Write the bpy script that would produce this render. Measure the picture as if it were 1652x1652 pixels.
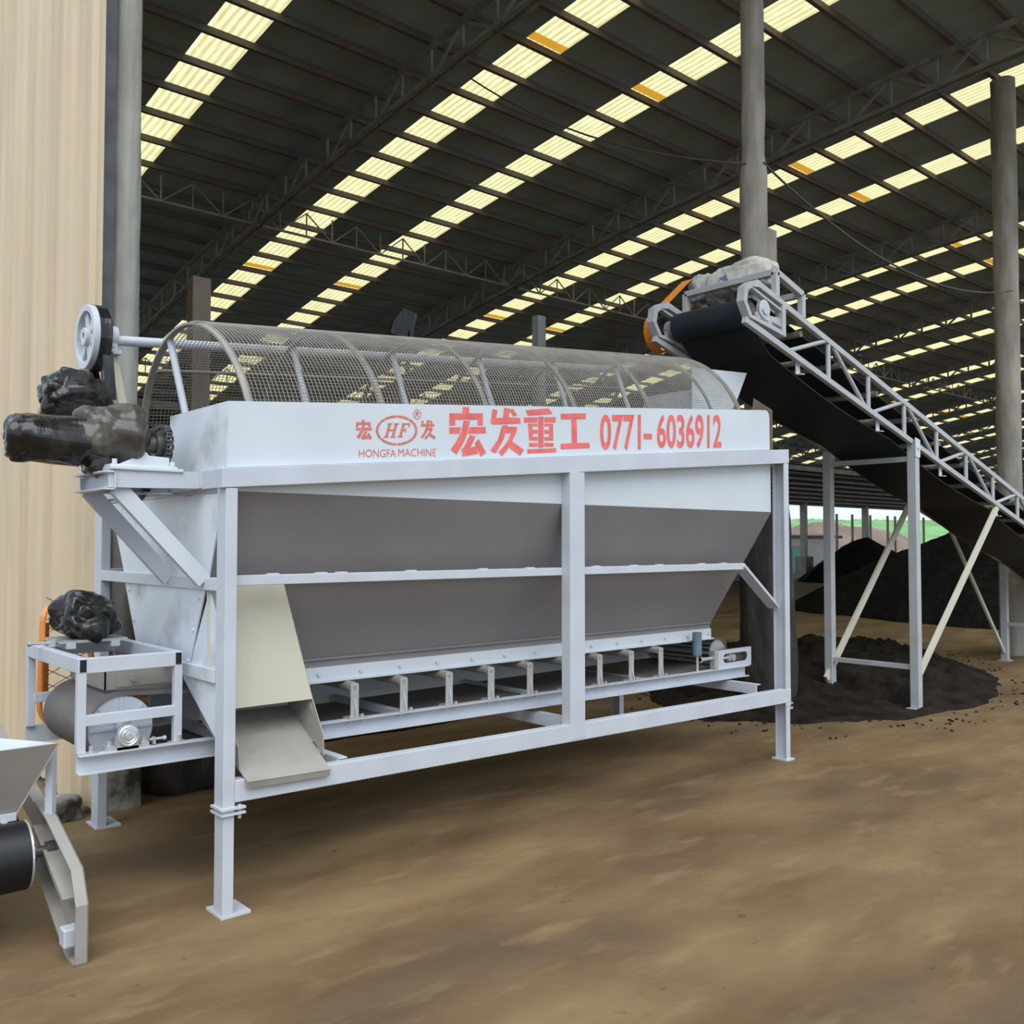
import bpy, bmesh, math, random
from mathutils import Vector, noise
from mathutils.geometry import tessellate_polygon
random.seed(7)
for _o in list(bpy.data.objects): bpy.data.objects.remove(_o, do_unlink=True)
SC = bpy.context.scene
COL = SC.collection
V = Vector

# ------------------------------------------------------------------ camera, world, exposure
# world: X runs along the machine (and the roof purlins), Y away from the open side, Z up
AZ = math.radians(48.65); PITCH = math.radians(1.93)
cam_data = bpy.data.cameras.new('camera'); cam = bpy.data.objects.new('camera', cam_data); COL.objects.link(cam)
cam.location = (0, 0, 1.6)
_f = V((math.cos(AZ)*math.cos(PITCH), math.sin(AZ)*math.cos(PITCH), math.sin(PITCH)))
cam.rotation_euler = _f.to_track_quat('-Z', 'Y').to_euler()
cam_data.sensor_fit = 'HORIZONTAL'; cam_data.sensor_width = 36.0
cam_data.lens = 36.0*1490/1652
cam_data.clip_start = 0.05; cam_data.clip_end = 600
SC.camera = cam

world = bpy.data.worlds.new('world'); SC.world = world; world.use_nodes = True
_n = world.node_tree.nodes; _l = world.node_tree.links; _n.clear()
_bg = _n.new('ShaderNodeBackground'); _out = _n.new('ShaderNodeOutputWorld')
_tc = _n.new('ShaderNodeTexCoord'); _sx = _n.new('ShaderNodeSeparateXYZ'); _cr = _n.new('ShaderNodeValToRGB')
_l.new(_tc.outputs['Generated'], _sx.inputs[0]); _l.new(_sx.outputs['Z'], _cr.inputs[0])
_cr.color_ramp.elements[0].position = 0.0; _cr.color_ramp.elements[0].color = (0.80, 0.91, 1.0, 1)
_cr.color_ramp.elements[1].position = 0.7; _cr.color_ramp.elements[1].color = (0.66, 0.82, 1.0, 1)
_l.new(_cr.outputs[0], _bg.inputs[0]); _bg.inputs[1].default_value = 1.15
_l.new(_bg.outputs[0], _out.inputs[0])

sun_data = bpy.data.lights.new('sun', 'SUN'); sun_data.energy = 3.0; sun_data.angle = math.radians(60); sun_data.color = (1.0, 0.97, 0.93)
sun = bpy.data.objects.new('sun', sun_data); COL.objects.link(sun); sun.location = (-6, -10, 12)
sun.rotation_euler = V((0.30, 0.46, -0.84)).to_track_quat('-Z', 'Y').to_euler()

SC.view_settings.view_transform = 'Standard'; SC.view_settings.look = 'None'
SC.view_settings.exposure = 0.0; SC.view_settings.gamma = 1.0; SC.view_settings.use_curve_mapping = False

# ------------------------------------------------------------------ materials
def mat(name, base, rough=0.5, metal=0.0, nscale=3.0, namt=0.12, bump=0.0, bscale=20.0, dirt=None, dirt_at=(0.55, 0.75), dscale=2.0, stretch=None, spec=0.5):
    m = bpy.data.materials.new(name); m.use_nodes = True
    nt = m.node_tree; N = nt.nodes; L = nt.links
    b = N['Principled BSDF']; b.inputs['Roughness'].default_value = rough; b.inputs['Metallic'].default_value = metal
    b.inputs['Specular IOR Level'].default_value = spec
    tc = N.new('ShaderNodeTexCoord'); src = tc.outputs['Object']
    if stretch:
        mp = N.new('ShaderNodeMapping'); mp.inputs['Scale'].default_value = stretch; L.new(src, mp.inputs[0]); src = mp.outputs[0]
    nz = N.new('ShaderNodeTexNoise'); nz.inputs['Scale'].default_value = nscale; nz.inputs['Detail'].default_value = 5
    L.new(src, nz.inputs['Vector'])
    cr = N.new('ShaderNodeValToRGB'); e = cr.color_ramp.elements
    e[0].position = 0.3; e[0].color = (*[c*(1-namt) for c in base], 1)
    e[1].position = 0.7; e[1].color = (*[min(1, c*(1+namt)) for c in base], 1)
    L.new(nz.outputs['Fac'], cr.inputs[0]); col = cr.outputs[0]
    if dirt:
        n2 = N.new('ShaderNodeTexNoise'); n2.inputs['Scale'].default_value = dscale; n2.inputs['Detail'].default_value = 6
        L.new(src, n2.inputs['Vector'])
        r2 = N.new('ShaderNodeValToRGB'); r2.color_ramp.elements[0].position = dirt_at[0]; r2.color_ramp.elements[1].position = dirt_at[1]
        mx = N.new('ShaderNodeMixRGB'); mx.inputs[2].default_value = (*dirt, 1)
        L.new(n2.outputs['Fac'], r2.inputs[0]); L.new(r2.outputs[0], mx.inputs[0]); L.new(col, mx.inputs[1]); col = mx.outputs[0]
    L.new(col, b.inputs['Base Color'])
    if bump:
        n3 = N.new('ShaderNodeTexNoise'); n3.inputs['Scale'].default_value = bscale; n3.inputs['Detail'].default_value = 6
        bp = N.new('ShaderNodeBump'); bp.inputs['Strength'].default_value = bump; bp.inputs['Distance'].default_value = 0.05
        L.new(src, n3.inputs['Vector']); L.new(n3.outputs['Fac'], bp.inputs['Height']); L.new(bp.outputs[0], b.inputs['Normal'])
    return m

M = {}
M['paint'] = mat('grey_paint', (0.52, 0.555, 0.615), 0.42, 0.0, 4, 0.06)
M['paint_end'] = mat('grey_end_sheet', (0.66, 0.71, 0.78), 0.32, 0.0, 3, 0.06, dirt=(0.40, 0.39, 0.38), dirt_at=(0.54, 0.70), dscale=2.6)
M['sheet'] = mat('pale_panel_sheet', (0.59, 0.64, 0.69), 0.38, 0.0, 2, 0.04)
M['hopper'] = mat('shaded_hopper_sheet', (0.215, 0.205, 0.212), 0.5, 0.0, 2, 0.07)  # same paint as the frame, shade of the down-facing slopes put into the colour
M['paint_shaded'] = mat('shaded_grey_paint', (0.43, 0.45, 0.47), 0.5, 0.0, 4, 0.08)  # darker copy of the grey paint, conveyor's shade put into the colour
M['cream'] = mat('cream_sheet', (0.60, 0.58, 0.47), 0.45, 0.0, 3, 0.05, dirt=(0.5, 0.48, 0.4), dirt_at=(0.62, 0.8), dscale=6)
M['tray'] = mat('chute_tray_sheet', (0.33, 0.315, 0.29), 0.5, 0.0, 4, 0.1, dirt=(0.27, 0.22, 0.165), dirt_at=(0.5, 0.8), dscale=5)
M['feed'] = mat('feeder_sheet', (0.30, 0.275, 0.25), 0.45, 0.0, 3, 0.08)
M['galv'] = mat('zinc_fitting', (0.55, 0.57, 0.58), 0.32, 0.5, 12, 0.12)
M['mesh'] = mat('screen_wire', (0.34, 0.315, 0.28), 0.5, 0.2, 9, 0.15)
M['dusty'] = mat('dusty_steel', (0.33, 0.31, 0.28), 0.6, 0.1, 5, 0.15)
M['brown_plate'] = mat('dim_brown_plate', (0.22, 0.17, 0.13), 0.7, 0, 6, 0.2)  # dusty brown, backlit dimness put into the colour
M['plastic'] = mat('black_plastic_wrap', (0.014, 0.014, 0.014), 0.18, 0, 5, 0.3, bump=0.22, bscale=5, dirt=(0.07, 0.06, 0.045), dirt_at=(0.55, 0.85), dscale=4, stretch=(2.2, 1, 0.6))
M['plastic_dusty'] = mat('dusty_plastic_wrap', (0.075, 0.064, 0.048), 0.27, 0, 5, 0.35, bump=0.2, bscale=5, dirt=(0.03, 0.028, 0.025), dirt_at=(0.45, 0.7), dscale=4, stretch=(2.2, 1, 0.6))
M['white_bag'] = mat('white_woven_bag', (0.55, 0.54, 0.50), 0.7, 0, 5, 0.15, bump=0.35, bscale=12, dirt=(0.12, 0.17, 0.33), dirt_at=(0.60, 0.63), dscale=5)
M['belt'] = mat('black_rubber_belt', (0.010, 0.016, 0.027), 0.5, 0, 3, 0.2)
M['rubber'] = mat('clean_black_rubber', (0.006, 0.0065, 0.008), 0.42, 0, 3, 0.2)
M['belt_dusty'] = mat('dusty_rubber_belt', (0.14, 0.12, 0.115), 0.6, 0, 3, 0.2, dirt=(0.21, 0.18, 0.15), dscale=3)
M['belt_edge'] = mat('pale_belt_edge', (0.40, 0.38, 0.36), 0.6, 0, 3, 0.1)
M['orange'] = mat('orange_paint', (0.82, 0.27, 0.035), 0.42, 0, 4, 0.08)
M['red'] = mat('red_stencil_paint', (0.74, 0.15, 0.14), 0.55, 0, 14, 0.16)
M['darkred'] = mat('dull_red_stencil_paint', (0.62, 0.17, 0.13), 0.55, 0, 14, 0.12)
M['black'] = mat('black_hollow_shade', (0.008, 0.008, 0.008), 0.8)  # flat black painting the shade inside hollow tube ends
M['steel'] = mat('dark_steel', (0.10, 0.10, 0.10), 0.4, 0.5, 8, 0.2)
M['bluegrey'] = mat('blue_grey_cover', (0.13, 0.19, 0.24), 0.5, 0, 8, 0.15)
M['concrete'] = mat('old_concrete', (0.36, 0.36, 0.32), 0.85, 0, 4, 0.2, bump=0.3, bscale=14, dirt=(0.25, 0.25, 0.225), dirt_at=(0.5, 0.75), dscale=3, stretch=(1, 1, 0.35))
M['concrete_dark'] = mat('dusty_dark_concrete', (0.32, 0.295, 0.26), 0.9, 0, 4, 0.3, bump=0.4, bscale=10, dirt=(0.16, 0.15, 0.13), dirt_at=(0.5, 0.75), dscale=2.5, stretch=(1, 1, 0.3))
M['trunk'] = mat('dark_cracked_casing', (0.035, 0.031, 0.028), 0.9, 0, 5, 0.4, bump=0.9, bscale=7, dirt=(0.17, 0.125, 0.085), dirt_at=(0.6, 0.75), dscale=3, stretch=(1, 1, 0.4))
M['stone'] = mat('mottled_stone', (0.32, 0.31, 0.26), 0.9, 0, 9, 0.4, bump=0.6, bscale=8, dirt=(0.05, 0.045, 0.035), dirt_at=(0.45, 0.6), dscale=6)
M['roof'] = mat('blue_grey_roof_sheet', (0.27, 0.35, 0.38), 0.7, 0, 1.2, 0.2, stretch=(1, .4, 1))  # bluish grey sheet with random blotches
M['purlin'] = mat('rusty_purlin', (0.15, 0.085, 0.07), 0.7, 0, 3, 0.3, dirt=(0.11, 0.11, 0.105), dirt_at=(0.36, 0.56), dscale=1.1)
M['truss'] = mat('grey_truss_steel', (0.20, 0.215, 0.21), 0.8, 0, 4, 0.3)  # plain grey, close in tone to the roof sheet
M['lattice'] = mat('pale_lattice_steel', (0.26, 0.25, 0.22), 0.6, 0, 4, 0.2)
M['leanto'] = mat('grey_leanto_sheet', (0.10, 0.105, 0.11), 0.7, 0, 2, 0.2)
M['leanto_bar'] = mat('grey_leanto_batten', (0.30, 0.30, 0.30), 0.7, 0, 2, 0.25)
M['wallsheet'] = mat('tan_wall_sheet', (0.60, 0.495, 0.345), 0.55, 0, 2.5, 0.09, stretch=(1, 1, 0.12), dirt=(0.46, 0.365, 0.235), dirt_at=(0.52, 0.8), dscale=3)
M['compost'] = mat('black_compost', (0.0125, 0.012, 0.011), 0.95, 0, 6, 0.4, bump=0.9, bscale=12, spec=0.08)
M['compost_brown'] = mat('brown_black_soil', (0.017, 0.0135, 0.0105), 0.95, 0, 5, 0.5, bump=0.9, bscale=9, spec=0.1, dirt=(0.032, 0.024, 0.017), dirt_at=(0.5, 0.75), dscale=3)
M['earth'] = mat('bare_brown_earth', (0.20, 0.15, 0.115), 0.95, 0, 0.4, 0.25)
M['hill'] = mat('green_grass_hill', (0.17, 0.34, 0.14), 0.95, 0, 0.3, 0.25)
M['white_wall'] = mat('whitewashed_brick', (0.88, 0.85, 0.85), 0.8, 0, 3, 0.1)
M['teal'] = mat('teal_door_paint', (0.18, 0.74, 0.74), 0.5, 0, 3, 0.1)
M['pinkframe'] = mat('pink_door_frame', (0.70, 0.42, 0.38), 0.6)
M['wood'] = mat('weathered_post', (0.26, 0.22, 0.175), 0.85, 0, 4, 0.2, bump=0.2, stretch=(1, 1, .3))
M['cable'] = mat('dusty_cable', (0.10, 0.095, 0.085), 0.8)

def floor_material():
    m = bpy.data.materials.new('brown_dirt_floor'); m.use_nodes = True
    N = m.node_tree.nodes; L = m.node_tree.links; b = N['Principled BSDF']; b.inputs['Roughness'].default_value = 0.8
    b.inputs['Specular IOR Level'].default_value = 0.25
    tc = N.new('ShaderNodeTexCoord')
    def nz(scale, detail=6, st=None):
        n = N.new('ShaderNodeTexNoise'); n.inputs['Scale'].default_value = scale; n.inputs['Detail'].default_value = detail
        if st:
            mp = N.new('ShaderNodeMapping'); mp.inputs['Scale'].default_value = st; mp.inputs['Rotation'].default_value = (0, 0, 0.5)
            L.new(tc.outputs['Object'], mp.inputs[0]); L.new(mp.outputs[0], n.inputs['Vector'])
        else: L.new(tc.outputs['Object'], n.inputs['Vector'])
        return n.outputs['Fac']
    def ramp(fac, p0, c0, p1, c1):
        r = N.new('ShaderNodeValToRGB'); e = r.color_ramp.elements
        e[0].position = p0; e[0].color = (*c0, 1); e[1].position = p1; e[1].color = (*c1, 1); L.new(fac, r.inputs[0]); return r.outputs[0]
    def mix(fac, a, bb, typ='MIX'):
        x = N.new('ShaderNodeMixRGB'); x.blend_type = typ
        if isinstance(fac, float): x.inputs[0].default_value = fac
        else: L.new(fac, x.inputs[0])
        L.new(a, x.inputs[1])
        if isinstance(bb, tuple): x.inputs[2].default_value = (*bb, 1)
        else: L.new(bb, x.inputs[2])
        return x.outputs[0]
    base = ramp(nz(0.9, 8, (1, 2.2, 1)), 0.32, (0.125, 0.078, 0.037), 0.68, (0.235, 0.158, 0.078))
    st = ramp(nz(0.55, 7, (1, 2.0, 1)), 0.48, (0, 0, 0), 0.80, (1, 1, 1))
    c = mix(st, base, (0.085, 0.056, 0.036))
    sp = ramp(nz(14, 4), 0.68, (0, 0, 0), 0.80, (1, 1, 1))
    c = mix(sp, c, (0.085, 0.058, 0.038))
    pl = ramp(nz(2.3, 6, (1, 3, 1)), 0.55, (0, 0, 0), 0.95, (1, 1, 1))
    c = mix(pl, c, (0.29, 0.205, 0.105))
    L.new(c, b.inputs['Base Color'])
    bp = N.new('ShaderNodeBump'); bp.inputs['Strength'].default_value = 0.35; bp.inputs['Distance'].default_value = 0.03
    L.new(nz(9, 8), bp.inputs['Height']); L.new(bp.outputs[0], b.inputs['Normal'])
    return m
M['floor'] = floor_material()

def skylight_material():
    # thin yellowed translucent sheet, lit by the sky above it, rib shading striped into its colour along the fall, amber laps every 12 purlins
    m = bpy.data.materials.new('yellowed_translucent_sheet'); m.use_nodes = True
    N = m.node_tree.nodes; L = m.node_tree.links; N.clear()
    out = N.new('ShaderNodeOutputMaterial'); tr = N.new('ShaderNodeBsdfTranslucent')
    df = N.new('ShaderNodeBsdfDiffuse'); mxs = N.new('ShaderNodeMixShader'); mxs.inputs[0].default_value = 0.93
    df.inputs[0].default_value = (0.35, 0.32, 0.2, 1)
    tc = N.new('ShaderNodeTexCoord'); sp = N.new('ShaderNodeSeparateXYZ'); L.new(tc.outputs['Object'], sp.inputs[0])
    def mth(op, a, b=None):
        n = N.new('ShaderNodeMath'); n.operation = op
        for i, v in enumerate((a, b)):
            if v is None: continue
            if isinstance(v, (int, float)): n.inputs[i].default_value = v
            else: L.new(v, n.inputs[i])
        return n.outputs[0]
    s = mth('SINE', mth('MULTIPLY', sp.outputs['X'], 2*math.pi/0.105))
    nz = N.new('ShaderNodeTexNoise'); nz.inputs['Scale'].default_value = 6; nz.inputs['Detail'].default_value = 4
    mp = N.new('ShaderNodeMapping'); mp.inputs['Scale'].default_value = (6, 0.5, 1); L.new(tc.outputs['Object'], mp.inputs[0]); L.new(mp.outputs[0], nz.inputs['Vector'])
    f = mth('ADD', mth('MULTIPLY', s, 0.22), nz.outputs['Fac'])
    cr = N.new('ShaderNodeValToRGB'); e = cr.color_ramp.elements
    e[0].position = 0.30; e[0].color = (0.76, 0.69, 0.44, 1); e[1].position = 0.68; e[1].color = (0.95, 0.90, 0.68, 1)
    L.new(f, cr.inputs[0])
    y = mth('FRACT', mth('DIVIDE', mth('SUBTRACT', sp.outputs['Y'], 0.26), 8.46))
    am = mth('LESS_THAN', y, 0.0175)
    mx = N.new('ShaderNodeMixRGB'); L.new(am, mx.inputs[0]); L.new(cr.outputs[0], mx.inputs[1]); mx.inputs[2].default_value = (0.70, 0.48, 0.14, 1)
    L.new(mx.outputs[0], tr.inputs[0]); L.new(df.outputs[0], mxs.inputs[1]); L.new(tr.outputs[0], mxs.inputs[2]); L.new(mxs.outputs[0], out.inputs[0])
    return m
M['skylight'] = skylight_material()
def pinholes(m):
    # scattered nail holes in the old sheet: real openings that show the sky
    N = m.node_tree.nodes; L = m.node_tree.links; out = N['Material Output']; b = N['Principled BSDF']
    tc = N.new('ShaderNodeTexCoord'); fl = N.new('ShaderNodeMapping'); fl.inputs['Scale'].default_value = (1, 1, 0); L.new(tc.outputs['Object'], fl.inputs[0])
    vo = N.new('ShaderNodeTexVoronoi'); vo.inputs['Scale'].default_value = 1.2; L.new(fl.outputs[0], vo.inputs['Vector'])
    lt = N.new('ShaderNodeMath'); lt.operation = 'LESS_THAN'; lt.inputs[1].default_value = 0.017; L.new(vo.outputs['Distance'], lt.inputs[0])
    sx = N.new('ShaderNodeSeparateColor'); L.new(vo.outputs['Color'], sx.inputs[0])
    gt = N.new('ShaderNodeMath'); gt.operation = 'GREATER_THAN'; gt.inputs[1].default_value = 0.72; L.new(sx.outputs[0], gt.inputs[0])
    mu = N.new('ShaderNodeMath'); mu.operation = 'MULTIPLY'; L.new(lt.outputs[0], mu.inputs[0]); L.new(gt.outputs[0], mu.inputs[1])
    tr = N.new('ShaderNodeBsdfTransparent'); mx = N.new('ShaderNodeMixShader')
    L.new(mu.outputs[0], mx.inputs[0]); L.new(b.outputs[0], mx.inputs[1]); L.new(tr.outputs[0], mx.inputs[2]); L.new(mx.outputs[0], out.inputs[0])
pinholes(M['roof'])

# ------------------------------------------------------------------ mesh building
LOC = {}
class MB:
    def __init__(s): s.v = []; s.f = []; s.sm = []
    def add(s, vs, fs, smooth=False):
        o = len(s.v); s.v += [tuple(v) for v in vs]; s.f += [[o+i for i in f] for f in fs]; s.sm += [smooth]*len(fs); return s
    def box(s, x0, y0, z0, x1, y1, z1):
        if x0 > x1: x0, x1 = x1, x0
        if y0 > y1: y0, y1 = y1, y0
        if z0 > z1: z0, z1 = z1, z0
        vs = [(x0,y0,z0),(x1,y0,z0),(x1,y1,z0),(x0,y1,z0),(x0,y0,z1),(x1,y0,z1),(x1,y1,z1),(x0,y1,z1)]
        return s.add(vs, [(3,2,1,0),(4,5,6,7),(0,1,5,4),(1,2,6,5),(2,3,7,6),(3,0,4,7)])
    def beam(s, p0, p1, w, h, up=(0,0,1)):
        p0, p1 = V(p0), V(p1); d = (p1-p0).normalized(); u = V(up); u = u - d*u.dot(d)
        if u.length < 1e-6: u = V((1,0,0)) - d*d.x
        u.normalize(); r = d.cross(u)
        vs = []
        for p in (p0, p1):
            for a, b in ((-1,-1),(1,-1),(1,1),(-1,1)): vs.append(p + r*a*w/2 + u*b*h/2)
        return s.add(vs, [(0,1,2,3),(7,6,5,4),(1,0,4,5),(2,1,5,6),(3,2,6,7),(0,3,7,4)])
    def prism(s, poly, axis, a0, a1):
        # poly of 2-D points; axis 'y': points are (x,z); 'x': (y,z); 'z': (x,y)
        def P(q, a): return (q[0], a, q[1]) if axis == 'y' else ((a, q[0], q[1]) if axis == 'x' else (q[0], q[1], a))
        n = len(poly); vs = [P(q, a0) for q in poly] + [P(q, a1) for q in poly]
        return s.add(vs, [tuple(range(n)), tuple(range(2*n-1, n-1, -1))] + [(i, i+n, (i+1) % n + n, (i+1) % n) for i in range(n)])
    def plate(s, pts, t):
        # solid sheet from a 3-D polygon, thickness t along its normal
        p = [V(q) for q in pts]; nn = (p[1]-p[0]).cross(p[2]-p[0]).normalized()*t; n = len(p)
        vs = [q for q in p] + [q+nn for q in p]
        return s.add(vs, [tuple(range(n))[::-1], tuple(range(n, 2*n))] + [(i, (i+1) % n, (i+1) % n + n, i+n) for i in range(n)])
    def tube(s, p0, p1, r, n=12, caps=True, r1=None):
        p0, p1 = V(p0), V(p1); d = (p1-p0).normalized(); a = V((0,0,1)) if abs(d.z) < .9 else V((1,0,0))
        u = d.cross(a).normalized(); w = d.cross(u); r1 = r if r1 is None else r1; vs = []
        for p, rr in ((p0, r), (p1, r1)):
            for i in range(n):
                t = 2*math.pi*i/n; vs.append(p + u*math.cos(t)*rr + w*math.sin(t)*rr)
        s.add(vs, [(i, (i+1) % n, (i+1) % n + n, i+n) for i in range(n)], n > 6)
        if caps: s.add(vs, [tuple(range(n))[::-1], tuple(range(n, 2*n))])
        return s
    def path(s, pts, r, n=6):
        pts = [V(p) for p in pts]; rings = []
        for i, p in enumerate(pts):
            d = (pts[min(i+1, len(pts)-1)] - pts[max(i-1, 0)]).normalized(); a = V((0,0,1)) if abs(d.z) < .9 else V((1,0,0))
            u = d.cross(a).normalized(); w = d.cross(u)
            rings.append([p + u*math.cos(2*math.pi*k/n)*r + w*math.sin(2*math.pi*k/n)*r for k in range(n)])
        vs = [v for q in rings for v in q]; fs = []
        for i in range(len(pts)-1):
            for k in range(n): fs.append((i*n+k, i*n+(k+1) % n, (i+1)*n+(k+1) % n, (i+1)*n+k))
        s.add(vs, fs, True); s.add(vs, [tuple(range(n))[::-1], tuple(range((len(pts)-1)*n, len(pts)*n))]); return s
    def lathe(s, c, axis, prof, n=32, closed=False):
        # prof: list of (distance along axis, radius)
        c = V(c); d = V(axis).normalized(); a = V((0,0,1)) if abs(d.z) < .9 else V((1,0,0)); u = d.cross(a).normalized(); w = d.cross(u)
        vs = []
        for q, r in prof:
            for k in range(n):
                t = 2*math.pi*k/n; vs.append(c + d*q + (u*math.cos(t) + w*math.sin(t))*r)
        m = len(prof); fs = []
        for i in range(m if closed else m-1):
            j = (i+1) % m
            for k in range(n): fs.append((i*n+k, i*n+(k+1) % n, j*n+(k+1) % n, j*n+k))
        s.add(vs, fs, m == 2)
        if not closed: s.add(vs, [tuple(range(n))[::-1], tuple(range((m-1)*n, m*n))])
        return s
    def chan(s, p0, p1, h, fl, t, side):
        # C channel between p0 and p1 (centre of the web), flanges pointing along 'side'
        p0, p1 = V(p0), V(p1); d = (p1-p0).normalized(); sd = V(side); sd = (sd - d*sd.dot(d)).normalized(); u = sd.cross(d).normalized()
        s.beam(p0, p1, t, h, u)
        for q in (-1, 1):
            o = u*q*(h/2 - t/2) + sd*(fl/2)
            s.beam(p0+o, p1+o, fl, t, u)
        return s
    def bolt(s, p, d, r=0.009, l=0.014):
        p = V(p); d = V(d).normalized(); s.tube(p, p+d*l, r, 6); return s
    def build(s, name, m, parent=None, bevel=0, base=False, auto=None):
        me = bpy.data.meshes.new(name)
        xs = [v[0] for v in s.v]; ys = [v[1] for v in s.v]; zs = [v[2] for v in s.v]
        c = V(((min(xs)+max(xs))/2, (min(ys)+max(ys))/2, min(zs) if base else (min(zs)+max(zs))/2))
        me.from_pydata([V(v)-c for v in s.v], [], s.f)
        if any(s.sm): me.polygons.foreach_set('use_smooth', s.sm)
        me.materials.append(m)
        bm = bmesh.new(); bm.from_mesh(me); bmesh.ops.recalc_face_normals(bm, faces=bm.faces); bm.to_mesh(me); bm.free()
        me.update()
        o = bpy.data.objects.new(name, me); COL.objects.link(o)
        if parent is not None:
            o.parent = parent; o.location = c - LOC[parent.name]
        else: o.location = c
        LOC[o.name] = c
        if bevel:
            b = o.modifiers.new('bevel', 'BEVEL'); b.width = bevel; b.segments = 2; b.limit_method = 'ANGLE'; b.angle_limit = math.radians(40)
        return o

def tag(o, label=None, cat=None, group=None, kind=None):
    if label: o['label'] = label
    if cat: o['category'] = cat
    if group: o['group'] = group
    if kind: o['kind'] = kind
    return o
def empty(name, loc):
    o = bpy.data.objects.new(name, None); COL.objects.link(o); o.location = loc; o.empty_display_size = 0.2; LOC[o.name] = V(loc); return o
def fbm(p, o=4):
    return noise.fractal(p, 0.9, 2.0, o)
def blob(c, rx, ry, rz, amp, fr, seed, axis='x', sq=2.6, nu=84, nv=56, rnd=False):
    # wrinkled plastic-wrapped lump: super-ellipsoid pushed about by folded noise
    b = MB(); vs = []; fs = []; c = V(c)
    def sp(x, e): return math.copysign(abs(x)**e, x)
    e = 2.0/(sq*1.6); e2 = 1.0 if rnd else e
    for i in range(nv+1):
        ph = -math.pi/2 + math.pi*i/nv
        for k in range(nu):
            t = 2*math.pi*k/nu
            cx, cy, cz = sp(math.sin(ph), e), sp(math.cos(ph), e)*sp(math.cos(t), e2), sp(math.cos(ph), e)*sp(math.sin(t), e2)
            if axis == 'y': cx, cy = cy, cx
            p = V((cx*rx, cy*ry, cz*rz)); q = p*fr + V((seed, seed*1.7, seed*.3))
            fold = abs(noise.noise(q))*2 - .5 + .45*abs(noise.noise(q*2.7)) + .08*abs(noise.noise(q*6.1))
            vs.append(c + p*(1 + 0.13*amp*fbm(p*4 + V((seed,)*3), 2)) + p.normalized()*amp*fold*0.05)
    for i in range(nv):
        for k in range(nu): fs.append((i*nu+k, i*nu+(k+1) % nu, (i+1)*nu+(k+1) % nu, (i+1)*nu+k))
    b.add(vs, fs, True); return b

# ------------------------------------------------------------------ the shed: floor, roof, wall, trusses
KS = 1.41
def zr(y):
    q = y/KS - 9.315
    return 1.6 + KS*(4.4 - 0.131*q - 0.006*q*q)
Y0R, Y1R, X0R, X1R = 2.2, 25.2, 1.75, 92.0
BAY = 6.26

fl = MB(); fl.box(-30, -30, -0.2, 95, 140, 0); tag(fl.build('floor', M['floor']), 'brown dirt floor of the shed', 'floor', kind='structure')

strips = []
for k in range(14):
    strips += [(8.07 + BAY*k, 8.70 + BAY*k), (10.146 + BAY*k, 10.777 + BAY*k)]
strips.append((4.62, 5.25)); strips = sorted(s for s in strips if s[1] < X1R)
def arch(b, x0, x1, ya, yb, lift=0.0, t=0.004, ny=28, smooth=True, fn=zr):
    vs = []; fs = []
    for i in range(ny+1):
        y = ya + (yb-ya)*i/ny
        for x in (x0, x1):
            for q in (0, t): vs.append((x, y, fn(y)+lift+q))
    for i in range(ny):
        a = 4*i; c = a+4
        fs += [(a, a+2, c+2, c), (a+1, c+1, c+3, a+3), (a, c, c+1, a+1), (a+2, a+3, c+3, c+2)]
    fs += [(0, 1, 3, 2), (4*ny, 4*ny+2, 4*ny+3, 4*ny+1)]
    b.add(vs, fs); return b
rb = MB(); xa = X0R
for s0, s1 in strips:
    arch(rb, xa, s0, Y0R, Y1R); xa = s1
arch(rb, xa, X1R, Y0R, Y1R)
tag(rb.build('ceiling', M['roof']), 'dark underside of the arched sheet roof', 'roof', kind='structure')
for i, (s0, s1) in enumerate(strips):
    b = MB(); arch(b, s0, s1, Y0R, Y1R, 0.0); o = b.build('window_%d' % (i+1), M['skylight']); o['kind'] = 'structure'
    # keep the painted rib stripes and laps of every strip in step: texture space starts at the strip's own corner
    for v in o.data.vertices: v.co += o.location - V((s0, 0, 0))
    o.location = (s0, 0, 0)

# purlins along X, one every half metre of slope
pk = 0
for k in range(0, 36):
    y = 0.444 + 0.705*k
    if y < Y0R: continue
    if y > Y1R: break
    b = MB(); z = zr(y) - 0.005
    b.beam((X0R, y, z-0.048), (X1R, y, z-0.048), 0.06, 0.09)
    pk += 1; tag(b.build('trim_%d' % pk, M['purlin']), kind='structure')

# arched trusses across the shed at every bay
def truss(x):
    b = MB(); n = 34; dp = 0.58
    ys = [2.3 + (24.9-2.3)*i/n for i in range(n+1)]
    for i in range(n):
        p, q = ys[i], ys[i+1]
        b.beam((x, p, zr(p)-0.13), (x, q, zr(q)-0.13), 0.07, 0.07)
        for dx in (-0.06, 0.06): b.beam((x+dx, p, zr(p)-dp), (x+dx, q, zr(q)-dp), 0.05, 0.05)
        b.beam((x, p, zr(p)-dp), (x, p, zr(p)-0.13), 0.04, 0.04, (1, 0, 0))
        if i % 2: b.beam((x, p, zr(p)-dp), (x, q, zr(q)-0.13), 0.04, 0.04, (1, 0, 0))
        else: b.beam((x, p, zr(p)-0.13), (x, q, zr(q)-dp), 0.04, 0.04, (1, 0, 0))
    return b
tk = 0
for k in range(14):
    x = 7.05 if k == 0 else 12.87 + BAY*(k-1)
    if x < X1R: tag(truss(x).build('roof_truss', M['truss']), kind='structure')

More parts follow.
